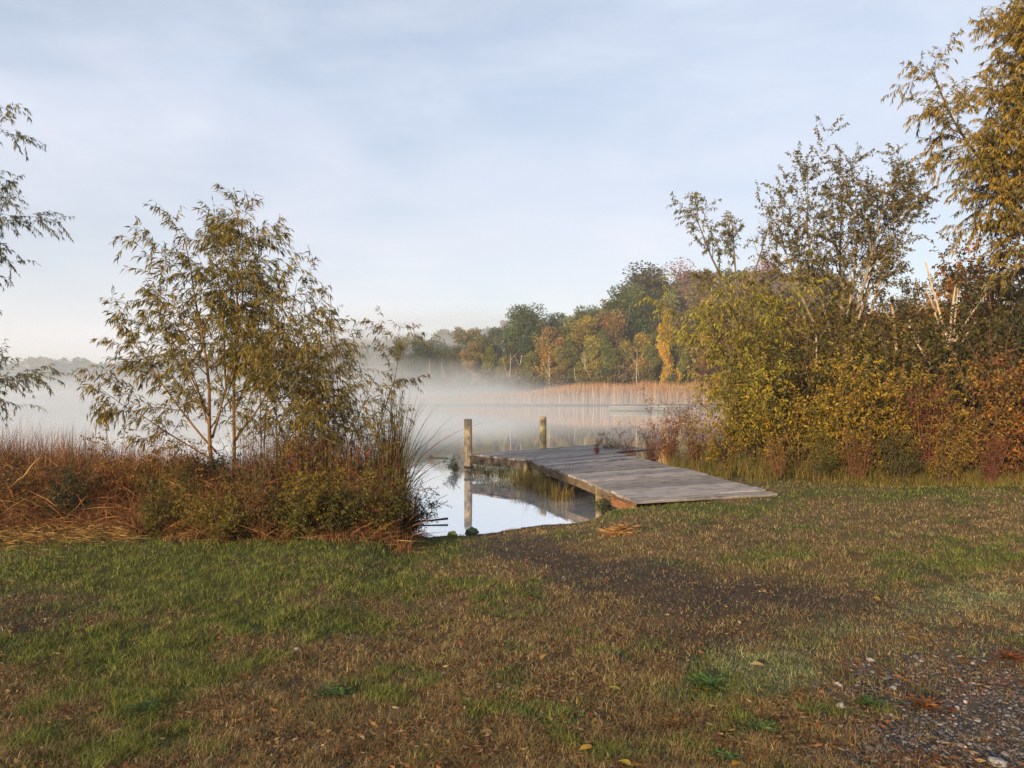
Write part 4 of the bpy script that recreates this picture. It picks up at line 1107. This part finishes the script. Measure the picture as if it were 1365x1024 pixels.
    # thin arching stems over the water
    for k, (px, py, tx, ty, lab) in enumerate([(543, 715, 548, 640, 'straight dry stem standing in the shallows by the left bank'), (556, 700, 596, 660, 'long arching stem leaning out over the water'), (552, 690, 566, 655, 'short arching stem beside the left bank')]):
        x, d = ground_pt(px, py, .0); X = at(tx, d); zt = CAM_H - (ty - 526) / F * d
        t = np.linspace(0, 1, 7); Q = np.stack([x + (X - x) * t ** 1.6, np.full(7, d), zt * (t ** .7)], 1)
        mb = MB(); mb.tube(Q, np.linspace(.008, .003, 7), 5, (.10, .085, .05)); tag(mb.build('reed_stem', BARK), lab, 'reed')
    # pile of dead leaves/straw near the ramp
    mb = MB(); n = 220; x, d = ground_pt(826, 712, .28)
    P = np.stack([x + rg.normal(0, .075, n), d + rg.normal(0, .09, n), np.zeros(n)], 1); P = ZS(P); P[:, 2] += rg.uniform(0, .06, n)
    a = rg.uniform(0, 2 * PI, n); D = norm(np.stack([np.cos(a), np.sin(a), rg.uniform(-.2, .5, n)], 1)); S = norm(np.cross(D, rg.normal(0, 1, (n, 3))))
    pal = np.array([(.36, .2, .07), (.3, .15, .05), (.2, .1, .04)])
    mb.leaves(P, D, S, rg.uniform(.06, .2, n), rg.uniform(.008, .025, n), pal[rg.choice(3, n)], .2)
    tag(mb.build('straw_heap', BLADE), 'small heap of tan dead grass on the lawn below the ramp', 'straw heap')
small_plants()

def lawn_bits():
    rg = rng_(651)
    leaf_spots = [(1163, 806, 'two-tone yellow leaf on bare soil right of centre', (.42, .24, .03)), (1207, 857, 'yellow leaf on the mossy patch right of centre', (.38, .24, .05)), (1239, 993, 'largest golden leaf, on the dark gravel', (.55, .32, .03)),
                  (722, 886, 'yellow leaf lying on the dry grass above the green-yellow leaf', (.40, .25, .05)), (811, 920, 'green-yellow leaf on the browned grass', (.36, .30, .05)), (788, 997, 'orange-yellow leaf just above the bright yellow one at the bottom edge', (.48, .25, .04)),
                  (823, 1020, 'bright yellow leaf at the bottom edge', (.5, .33, .04)), (982, 1018, 'orange leaf at the bottom edge', (.50, .24, .03)), (408, 965, 'tan curled leaf on the left lawn', (.40, .25, .11)), (1014, 733, 'tan leaf on the soil below the ramp foot', (.34, .20, .06)),
                  (846, 744, 'ochre leaf beside the worn path', (.36, .2, .05)), (1150, 776, 'small ochre leaf above the two-tone one', (.36, .2, .05)), (1306, 702, 'pale leaf far right on the dry grass', (.4, .26, .08)), (703, 928, 'dull yellow leaf in the middle of the lawn', (.36, .22, .06)),
                  (1000, 890, 'pale tan leaf at the edge of the moss patch', (.42, .28, .12)), (640, 982, 'brown curled leaf low left of centre', (.3, .16, .06))]
    for px, py, lab, c in leaf_spots:
        x, d = ground_pt(px, py, LAND); z = hz(x, d)
        mb = MB(); n = 7; L = rg.uniform(.06, .085) * (1.25 if 'largest' in lab else 1); a = rg.uniform(0, 2 * PI)
        t = np.linspace(0, 1, n); w = np.sin(t * PI) ** .8 * L * .24 + .001
        mid = np.stack([t * L, .006 * np.sin(t * 4), .003 * np.sin(t * PI)], 1)
        Lf = mid + np.stack([0 * t, w, w * .22], 1); Rt = mid - np.stack([0 * t, w, -w * .22], 1)
        V = np.stack([Lf, mid, Rt], 1).reshape(-1, 3); ca, sa = math.cos(a), math.sin(a)
        V = np.stack([V[:, 0] * ca - V[:, 1] * sa, V[:, 0] * sa + V[:, 1] * ca, V[:, 2]], 1)
        f = [[i * 3, i * 3 + 1, i * 3 + 4, i * 3 + 3] for i in range(n - 1)] + [[i * 3 + 1, i * 3 + 2, i * 3 + 5, i * 3 + 4] for i in range(n - 1)]
        mb.add(V, None, f, np.array(c) * .9)
        o = mb.build('fallen_leaf', BLADE, None, True); o.location = (x, d, z + .03); o.rotation_euler = (rg.normal(0, .15), rg.normal(0, .15), 0)
        tag(o, lab, 'leaf', 'fallen leaves on the lawn')
    # pale stones
    for px, py, r, lab in ((396, 865, .028, 'white stone on the green left lawn'), (1275, 941, .02, 'pale pebble in the middle of the gravel'), (1330, 1018, .04, 'largest pale stone, at the bottom right corner'), (1160, 880, .03, 'flat pale stone chip right of the moss patch'), (1117, 911, .022, 'small pale stone below the moss patch'),
                           (1122, 940, .026, 'pale stone between the moss patch and the gravel'), (593, 979, .022, 'pale stone chip low on the left lawn'), (592, 894, .016, 'tiny pale pebble left of the middle of the lawn')):
        x, d = ground_pt(px, py, LAND); mb = MB(); rock_mesh(mb, np.zeros((1, 3)), np.array([r]), np.array([(.30, .28, .26)]), rg)
        o = mb.build('pale_stone', STONE, None, True); o.location = (x, d, hz(x, d) + r * .3); tag(o, lab, 'stone', 'pale stones in the lawn')
    # broad-leaved weeds in the lawn
    def rosette():
        mb = MB(); n = 170; a = rg.uniform(0, 2 * PI, n); r = .07 * np.abs(rg.normal(0, .5, n))
        P = np.stack([np.cos(a) * r, np.sin(a) * r, rg.uniform(.01, .04, n)], 1); D = norm(np.stack([np.cos(a), np.sin(a), rg.uniform(0, .6, n)], 1)); S = norm(np.cross(D, UP + rg.normal(0, .3, (n, 3))))
        C = np.array([(.07, .11, .022), (.10, .13, .03), (.05, .085, .02)])[rg.choice(3, n)] * rg.uniform(.7, 1.2, (n, 1))
        mb.leaves(P, D, S, rg.uniform(.012, .034, n), rg.uniform(.006, .015, n), C, .15); return mb.mesh('lawn_weed')
    rs = [rosette() for _ in range(3)]
    for k, (px, py, s, c, lab) in enumerate([(445, 925, 1.2, (1, 1, 1), 'dark green clover patch on the left lawn'), (195, 948, 1.0, (.7, .8, .7), 'darker clover patch far left'), (1010, 975, 1.0, (1.1, 1.1, 1), 'green weed rosette below the moss patch'), (1158, 940, .9, (1., 1.1, .8), 'green weed beside the gravel'),
                                     (945, 918, 1.3, (1.1, 1.25, .8), 'bright green weed left of the moss patch'), (900, 965, 1.0, (2.6, .9, .8), 'reddish weed left of the green rosette'), (965, 1010, .8, (1, 1.2, 1), 'small green weed near the bottom edge'), (1345, 880, 1.2, (2.8, .6, .6), 'dark red weed tuft in the gravel'), (1230, 945, 1.1, (2.6, .7, .6), 'dark red weed tuft left in the gravel')]):
        x, d = ground_pt(px, py, LAND); o = link_mesh('lawn_weed', rs[k % 3], LEAF); o.location = (x, d, hz(x, d)); o.scale = (s * 1.3, s * 1.3, s); o.rotation_euler = (0, 0, k); o.color = (*c, 1)
        tag(o, lab, 'weed', 'broad-leaved weeds in the lawn')
lawn_bits()

# ------------------------------------------------------------------ far shore
def far_reeds():
    rg = rng_(701)
    n = 26000
    px = rg.uniform(480, 1010, n); d = np.interp(px, [480, 560, 700, 960, 1010], [152, 142, 135.5, 132, 124]) + rg.uniform(0, 1, n) * np.interp(px, [480, 760, 800, 1010], [6, 8, 18, 22])
    x = at(px, d); P = ZS(np.stack([x, d, np.zeros(n)], 1)); P[:, 2] = np.maximum(P[:, 2], -.1)
    H = np.interp(px, [480, 600, 700, 790, 1010], [.7, 1.5, 2.4, 4.0, 4.2]) * rg.uniform(.7, 1.05, n) * (.8 + .4 * fbm(x * .25, d * .25, 4, 3))
    blade_field('far_reeds', 'pale orange reed bed along the far shore', rg, P, H, rg.uniform(.05, .11, n), np.abs(rg.normal(.08, .08, n)),
                [(.42, .26, .13), (.50, .34, .19), (.34, .19, .09), (.40, .29, .16)], [.4, .25, .2, .15], (.3, 0), 3, tip=(1., .85, .75))
far_reeds()

def far_kind(seed, h, w, n=8200, blobs=30, low=.2, size=(.22, .48)):
    """a broad-leaved tree as seen over the lake: trunk, limbs, clustered leaf sprays"""
    rg = rng_(seed)
    st = [((0, 0, 0), (rg.normal(0, .06), rg.normal(0, .06), 1), h * .82, h * .012)]
    lv = [dict(up=.03, jit=.05, seg=8), dict(n=(11, 14), t=(low, 1.), ang=(30, 60), len=(.42 * w, .22), up=.04, jit=.1, r=.45, seg=5)]
    res = grow(rg, st, lv)
    cen = []
    for P, R, L in res[1]:
        cen += [P[-1], P[3]]
    cen = np.array(cen); cen = cen[rg.permutation(len(cen))][:blobs]
    br = rg.uniform(.07, .13, len(cen)) * h * (.6 + .5 * w)
    k = rg.choice(len(cen), n); u = norm(rg.normal(0, 1, (n, 3))) * (rg.uniform(0.1, 1, (n, 1)) ** .45)
    P = cen[k] + u * br[k][:, None] * np.array([1, 1, .8])
    D = norm(rg.normal(0, 1, (n, 3)) + u * .6 - UP * .2); S = norm(np.cross(D, rg.normal(0, 1, (n, 3))))
    L = rg.uniform(size[0], size[1], n)
    shade = rg.uniform(.7, 1.3, len(cen))[k][:, None] * rg.uniform(.75, 1.25, (n, 1))
    hue = np.stack([rg.uniform(.85, 1.25, len(cen)), np.ones(len(cen)), rg.uniform(.8, 1.1, len(cen))], 1)[k]
    mb = MB(); mb.leaves(P, D, S, L, L * rg.uniform(.45, .75, n), shade * hue, .2)
    return branch_mesh('trunk', res, (7, 4), (.30, .24, .18), rg=rg), mb.mesh('crown')

FK = [far_kind(801, 15, 1.0), far_kind(802, 15, .75, low=.06), far_kind(803, 15, 1.2, 9500, 36), far_kind(804, 15, .7, 6500, 30, .06), far_kind(805, 15, .9, 3600, 24, .3, (.2, .42))]

def far_trees():
    GR = (.075, .10, .026); DG = (.05, .07, .025); OL = (.17, .165, .03); YO = (.27, .19, .03); TAN = (.29, .20, .05); BR = (.19, .13, .045); GOLD = (.50, .30, .025); RB = (.14, .05, .03); MR = (.13, .03, .03); YG = (.20, .19, .025); GG = (.085, .085, .045); PK = (.20, .12, .10)
    rows = [  # px, d, top y, kind, width factor, colour, label
        (560, 186, 452, 2, 1.0, DG, 'dark misty green tree nearest the left end of the far tree line'),
        (590, 182, 462, 0, .9, DG, 'dark rounded tree beside the bare pale ones on the far shore'),
        (632, 172, 455, 1, 1.1, TAN, 'tan tree with pale trunk left of the big dark green tree'),
        (612, 176, 458, 1, 1.0, (.12, .10, .035), 'olive narrow tree between the tan tree and the dark rounded tree'),
        (655, 166, 460, 1, .9, YG, 'small yellow-green tree at the foot of the big dark green tree'),
        (692, 168, 403, 2, 1.0, GR, 'big dark green tree standing above the middle of the far shore'),
        (700, 160, 445, 1, 1.0, (.05, .075, .02), 'deep green narrow tree in front of the big dark green tree'),
        (726, 155, 432, 1, 1.1, (.32, .19, .045), 'orange-tan tree with leaning trunk right of the big dark green tree'),
        (750, 156, 442, 4, 1.0, BR, 'thin brown tree right of the orange-tan one'),
        (768, 158, 420, 3, 1.0, OL, 'olive tree with straight pale trunk, middle of the far shore'),
        (795, 156, 412, 3, 1.1, YO, 'yellow-olive tree with slanting pale trunk'),
        (818, 155, 410, 0, .8, (.20, .12, .04), 'reddish brown tree between two yellow-olive ones'),
        (846, 152, 435, 3, 1.0, YO, 'yellow tree with a bowed white trunk above the orange reeds'),
        (838, 164, 378, 0, .95, GR, 'green tree on the shoulder of the wooded hill'),
        (866, 178, 356, 2, 1.4, GG, 'grey-green tree crowning the hill'),
        (905, 182, 345, 4, 1.3, PK, 'pinkish half-bare tree at the hill top'),
        (868, 155, 440, 1, .9, OL, 'olive narrow tree left of the golden vine-clad tree'),
        (890, 148, 410, 1, .5, GOLD, 'golden yellow vine-clad tree above the orange reeds'),
        (908, 150, 432, 1, .5, (.15, .16, .025), 'ivy-green narrow tree just right of the golden one'),
        (935, 153, 385, 3, 1.2, YO, 'tall yellowish tree with thin pale trunk left of the willow shrub'),
        (958, 148, 440, 0, .8, MR, 'maroon tree low beside the willow shrub on the far shore'),
        (938, 141, 462, 0, .75, RB, 'dark red-brown bushy tree at the right end of the reed bed'),
        (925, 160, 372, 0, .9, (.13, .10, .035), 'olive-brown tree behind the golden one'),
        (980, 165, 372, 2, .9, (.17, .10, .05), 'russet tree on the hill behind the spindly tree'),
        (1010, 175, 340, 4, 1.2, PK, 'pinkish brown bare-topped tree right of the spindly tree'),
        (785, 172, 405, 0, .9, GR, 'mid green tree behind the yellow-olive one'),
        (730, 175, 415, 0, .9, (.06, .08, .03), 'grey-green tree behind the orange-tan one'),
        (708, 152, 462, 3, .9, (.18, .16, .035), 'short olive tree between the big dark green tree and the orange-tan one'),
        (743, 151, 455, 3, .9, (.22, .18, .035), 'short yellowish tree just right of the orange-tan one'),
        (760, 151, 448, 1, .7, (.14, .14, .03), 'narrow green-olive tree left of the straight pale trunk'),
        (780, 150, 440, 3, .9, (.25, .21, .035), 'bright yellow-olive tree right of the straight pale trunk'),
        (806, 149, 436, 1, .7, (.13, .14, .03), 'narrow green tree below the reddish brown one'),
        (830, 150, 446, 3, .9, (.24, .18, .04), 'straw-yellow low tree left of the bowed white trunk'),
        (862, 150, 452, 3, .9, (.17, .17, .03), 'olive-green low tree right of the bowed white trunk'),
        (880, 165, 400, 0, .7, (.14, .14, .03), 'olive-green tree behind the golden vine-clad one'),
        (820, 168, 398, 0, .8, (.10, .12, .03), 'green tree between the hill shoulder and the yellow-olive trees'),
        (900, 165, 385, 0, .8, (.17, .15, .035), 'yellow-olive tree high on the hill above the golden one'),
        (760, 170, 418, 0, .8, (.11, .12, .03), 'dull green tree at the back, left of the yellow-olive trees'),
        (668, 160, 470, 3, .9, (.21, .17, .04), 'low yellowish tree under the left side of the big dark green tree'),
        (645, 175, 445, 0, .8, (.13, .12, .035), 'misty olive tree behind the tan one'),
        (540, 195, 446, 0, .9, (.12, .12, .04), 'palest misty tree at the left end of the far tree line'),
    ]
    for px, d, ty, k, wf, c, lab in rows:
        x = at(px, d); z = hz(x, d); top = CAM_H + (526 - ty) / F * d; s = (top - z) / 15.2
        t = place('far_tree', lab, 'tree', [('trunk', FK[k][0], BARK), ('crown', FK[k][1], LEAF)], (x, d, z - .2), px * 1.9, (s * wf, s * wf, s), c, 'trees along the far shore')
    # pale bare trees
    rg = rng_(811)
    for px, d, h_, lean, lab in ((575, 178, 9, -.05, 'forked pale bare tree in the mist'), (595, 176, 8, -.2, 'leaning pale bare tree in the mist'), (677, 158, 8.5, -.08, 'white leaning trunk before the big dark green tree'), (735, 148, 9, -.25, 'white slanting trunk before the orange-tan tree'),
                             (787, 147, 10, -.12, 'thin white trunk before the yellow-olive tree'), (852, 145, 10, -.05, 'bowed white trunk before the yellow tree'), (768, 149, 9, .03, 'straight thin white trunk at the middle of the far shore'), (820, 147, 8, .02, 'straight greyish trunk before the reddish brown tree')):
        res = grow(rg, [((0, 0, 0), (lean + .08, 0, 1), h_, .12), ((0, 0, h_ * .45), (lean - .2, 0, 1), h_ * .45, .06)], [dict(up=.0, jit=.06, seg=7, tip=.3), dict(n=(4, 6), t=(.4, 1.), ang=(25, 50), len=(.3, .2), up=.05, jit=.1, r=.4)])
        x = at(px, d)
        place('bare_tree', lab, 'tree', [('trunk', branch_mesh('trunk', res, (6, 3), (.40, .34, .25), rg=rg), BARK)], (x, d, hz(x, d)), 0, 1, None, 'bare pale trunks on the far shore')

far_trees()

def mass(name, label, cat, rows, meshes, mat=LEAF):
    """a far-off wood as one mesh: trees merged, each with its own colour"""
    mb = MB()
    for x, d, z, s, sw, rz, k, c in rows:
        me = meshes[k]
        nv = len(me.vertices); V = np.empty(nv * 3, np.float32); me.vertices.foreach_get('co', V); V = V.reshape(-1, 3)
        cc = np.empty(nv * 4, np.float32); me.color_attributes['Col'].data.foreach_get('color', cc); cc = cc.reshape(-1, 4)[:, :3]
        ca, sa = math.cos(rz), math.sin(rz)
        W = np.stack([(V[:, 0] * ca - V[:, 1] * sa) * sw + x, (V[:, 0] * sa + V[:, 1] * ca) * sw + d, V[:, 2] * s + z], 1)
        mb.add(W, None, np.arange(nv).reshape(-1, 4), cc * np.array(c))
    return tag(mb.build(name, mat), label, cat, kind='stuff')

def far_woods():
    rg = rng_(901)
    cr = [far_kind(951, 15, 1.0, 2200, 22, .15, (.5, 1.0))[1], far_kind(952, 15, .8, 2200, 20, .15, (.5, 1.0))[1], far_kind(953, 15, 1.2, 2400, 24, .15, (.5, 1.0))[1]]
    pal = [(.075, .09, .03), (.11, .105, .03), (.16, .13, .035), (.19, .145, .045), (.06, .075, .028), (.17, .11, .045)]
    rows = []
    # hill behind the far shore
    for row, (dd, tops) in enumerate(((196, 14), (215, 15), (238, 16))):
        for px in np.arange(470, 1120, 17.):
            px = px + rg.normal(0, 5); d = dd + rg.uniform(-6, 6) + np.interp(px, [470, 700], [22, 0]); x = at(px, d); z = hz(x, d)
            lim = np.interp(px, [470, 505, 540, 640, 690, 730, 800, 840, 870, 930, 1010, 1120], [455, 442, 438, 428, 412, 418, 404, 375, 352, 352, 345, 330])
            h = min(tops * rg.uniform(.8, 1.15), CAM_H + (526 - lim) / F * d - z - rg.uniform(0, 2)); 
            if h < 5: continue
            rows.append((x, d, z - .5, h / 15.2, h / 15.2 * rg.uniform(.9, 1.3), rg.uniform(0, 6), int(rg.integers(3)), pal[int(rg.choice(6, p=[.22, .22, .18, .14, .14, .1]))]))
    # wood to the right, behind the near thicket
    for q in range(46):
        d = rg.uniform(48, 90); px = rg.uniform(1010, 1480); x = at(px, d); z = hz(x, d); h = rg.uniform(7, 9.5) * np.interp(d, [48, 90], [.8, 1.25])
        rows.append((x, d, z - .3, h / 15.2, h / 15.2 * 1.2, rg.uniform(0, 6), int(rg.integers(3)), [(.15, .10, .03), (.20, .10, .03), (.10, .085, .03), (.17, .12, .03)][int(rg.integers(4))]))
    mass('distant_forest', 'mixed autumn wood covering the hill beyond the far shore', 'forest', rows, cr)
    # wood far off to the left across the water
    rows = []
    for px in np.arange(-420, 500, 9.):
        for r_ in range(2):
            d = np.interp(px, [-420, 0, 150, 300, 500], [398, 378, 350, 310, 245]) + r_ * 16 + rg.uniform(-5, 5); p = px + rg.normal(0, 4); x = at(p, d); z = hz(x, d)
            h = CAM_H + (526 - np.interp(p, [-420, 0, 70, 130, 300, 480], [470, 481, 476, 482, 470, 448]) + rg.normal(0, 3)) / F * d - z
            rows.append((x, d, z - .5, h / 15.2, h / 15.2 * 1.1, rg.uniform(0, 6), int(rg.integers(3)), pal[int(rg.integers(6))]))
    mass('misty_forest', 'grey misty wood far across the lake on the left', 'forest', rows, cr)
    # low brush behind the reed bed
    rows = []
    for px in np.arange(470, 1010, 6.):
        d = np.interp(px, [470, 560, 700, 960, 1010], [176, 166, 148, 150, 142]) + rg.uniform(-3, 6); x = at(px, d); z = hz(x, d); h = rg.uniform(3.6, 6.6) * np.interp(px, [470, 760, 820, 1010], [.9, .9, 1.1, 1.1])
        rows.append((x, d, z - .8, h / 12, h / 15.2 * 1.2, rg.uniform(0, 6), int(rg.integers(3)), [(.13, .10, .06), (.12, .11, .04), (.15, .11, .06), (.22, .17, .045)][int(rg.choice(4, p=[.4, .3, .2, .1]))]))
    mass('shore_undergrowth', 'low brownish brush between the reed bed and the far trees', 'undergrowth', rows, cr)
far_woods()

def far_dock():
    mb = MB(); d0 = 91.0
    z0, z1 = .02, .55
    def seg(xa, xb, da, db, w, z1, c):
        v = norm(V3(xb - xa, db - da, 0)); s = np.array([-v[1], v[0], 0]) * w
        a = V3(xa, da, z0); b = V3(xb, db, z0)
        mb.hexa([a, b, b + s, a + s, a + UP * (z1 - z0), b + UP * (z1 - z0), b + s + UP * (z1 - z0), a + s + UP * (z1 - z0)], c)
    root = thing('floating_dock', 'grey low floating dock far out by the orange reeds', 'dock', (0, 0, 0))
    seg(at(812, 91), at(868, 90), 91, 90, 2.2, .42, (.22, .23, .23)); seg(at(869, 89.9), at(915, 89), 89.9, 89, 2.2, .52, (.18, .19, .19))
    mb.build('float', STONE, root)
    mb = MB()
    for xa, xb, da, db, z in ((812, 868, 91, 90, .425), (869, 915, 89.9, 89, .525)):
        a = V3(at(xa, da) - .08, da - .1, z); b = V3(at(xb, db) + .02, db - .1, z); v = norm(b - a); s = np.array([-v[1], v[0], 0]) * 2.4
        mb.hexa([a, b, b + s, a + s, a + UP * .08, b + UP * .08, b + s + UP * .08, a + s + UP * .08], (.38, .39, .39))
    mb.build('deck', STONE, root)
far_dock()

# ------------------------------------------------------------------ air
def box(name, lo, hi, mat):
    c = np.array([(x, y, z) for z in (lo[2], hi[2]) for x, y in ((lo[0], lo[1]), (hi[0], lo[1]), (hi[0], hi[1]), (lo[0], hi[1]))])
    mb = MB(); mb.hexa(c); return link_mesh(name, mb.mesh(name), mat)
tag(box('haze', (-520, -520, -2.2), (520, 520, 44), haze_material(.0005)), 'thin morning haze over the lake', 'haze', kind='stuff')

def mist_bank(c, r, density, nscale, contrast, label):
    import bmesh
    me = bpy.data.meshes.new('mist'); bm = bmesh.new(); bmesh.ops.create_icosphere(bm, subdivisions=4, radius=1.0); bm.to_mesh(me); bm.free()
    o = link_mesh('mist', me, mist_material(density, nscale, contrast)); o.location = c; o.scale = r
    tag(o, label, 'mist', kind='stuff')
mist_bank((-62, 88, 0), (112, 60, 4.4), .072, .06, .6, 'low mist lying on the lake surface')
mist_bank((-170, 270, 2), (150, 75, 24), .024, .02, .4, 'thick mist before the far wood on the left')
mist_bank((-22, 210, 15), (52, 13, 13), .17, .05, .6, 'sunlit fog drifting between the far trees')
mist_bank((-34, 146, 1), (54, 28, 9), .13, .07, .6, 'mist rising along the far reed bed')

# ------------------------------------------------------------------ light
SUN_EL = math.radians(12); SUN_AZ = math.radians(212)   # azimuth clockwise from +Y: behind the camera, to the left
sd = Vector((math.sin(SUN_AZ) * math.cos(SUN_EL), math.cos(SUN_AZ) * math.cos(SUN_EL), math.sin(SUN_EL)))
sl = bpy.data.lights.new('sun', 'SUN'); sl.energy = 5.0; sl.angle = math.radians(.6); sl.color = (1, .80, .54)
so = bpy.data.objects.new('sun', sl); COL.objects.link(so); so.rotation_euler = (-sd).to_track_quat('-Z', 'Y').to_euler(); so.location = (-20, -30, 20)

w = bpy.data.worlds.new('World'); SC.world = w; w.use_nodes = True
nt = w.node_tree; nt.nodes.clear()
out = nt.nodes.new('ShaderNodeOutputWorld'); bg = N(nt, 'ShaderNodeBackground', i_Strength=.10)
sky = N(nt, 'ShaderNodeTexSky', sky_type='NISHITA', sun_disc=False, sun_elevation=SUN_EL, sun_rotation=SUN_AZ, altitude=100, air_density=1.0, dust_density=1.0, ozone_density=1.5)
tc = N(nt, 'ShaderNodeTexCoord')
mp = N(nt, 'ShaderNodeMapping'); mp.inputs['Scale'].default_value = (1, 1, 3.2)
nt.links.new(tc.outputs['Generated'], mp.inputs[0])
nz = N(nt, 'ShaderNodeTexNoise', i_Scale=2.6, i_Detail=6., i_Roughness=.52, i_Distortion=.3)
nt.links.new(mp.outputs[0], nz.inputs[0])
mr = N(nt, 'ShaderNodeMapRange'); mr.inputs[1].default_value = .34; mr.inputs[2].default_value = .72; mr.inputs[3].default_value = .52; mr.inputs[4].default_value = .86
nt.links.new(nz.outputs[0], mr.inputs[0])
sx = N(nt, 'ShaderNodeSeparateXYZ'); nt.links.new(tc.outputs['Generated'], sx.inputs[0])
el = N(nt, 'ShaderNodeMapRange'); el.inputs[1].default_value = .02; el.inputs[2].default_value = .36
nt.links.new(sx.outputs['Z'], el.inputs[0])
cl = mixc(nt, 'MIX', el.outputs[0], (5.9, 5.5, 5.75, 1), (4.6, 5.05, 6.0, 1))
nz2 = N(nt, 'ShaderNodeTexNoise', i_Scale=5.5, i_Detail=6., i_Roughness=.55, i_Distortion=.5)
nt.links.new(mp.outputs[0], nz2.inputs[0])
wisp = N(nt, 'ShaderNodeMapRange'); wisp.inputs[1].default_value = .46; wisp.inputs[2].default_value = .75; wisp.inputs[4].default_value = .2
nt.links.new(nz2.outputs[0], wisp.inputs[0])
c = mixc(nt, 'MIX', mr.outputs[0], sky.outputs[0], cl)
c = mixc(nt, 'MIX', wisp.outputs[0], c, (6.1, 6.0, 6.3, 1))
nt.links.new(c, bg.inputs['Color']); nt.links.new(bg.outputs[0], out.inputs[0])

# ------------------------------------------------------------------ camera and settings
cam = bpy.data.cameras.new('camera'); co = bpy.data.objects.new('camera', cam); COL.objects.link(co)
cam.sensor_width = 36; cam.lens = 36 * F / 1365; cam.shift_y = 14 / 1365; cam.clip_start = .05; cam.clip_end = 3000
co.location = (0, 0, CAM_H); co.rotation_euler = (PI / 2, 0, 0)
SC.camera = co
SC.view_settings.view_transform = 'Standard'; SC.view_settings.look = 'None'; SC.view_settings.exposure = .78; SC.view_settings.gamma = 1
SC.cycles.use_denoising = True; SC.cycles.denoiser = 'OPENIMAGEDENOISE'; SC.cycles.denoising_prefilter = 'NONE'; SC.cycles.max_bounces = 6; SC.cycles.diffuse_bounces = 3; SC.cycles.glossy_bounces = 3; SC.cycles.transmission_bounces = 3; SC.cycles.transparent_max_bounces = 4
SC.cycles.volume_bounces = 0; SC.cycles.volume_step_rate = 2.0; SC.cycles.caustics_reflective = False; SC.cycles.caustics_refractive = False
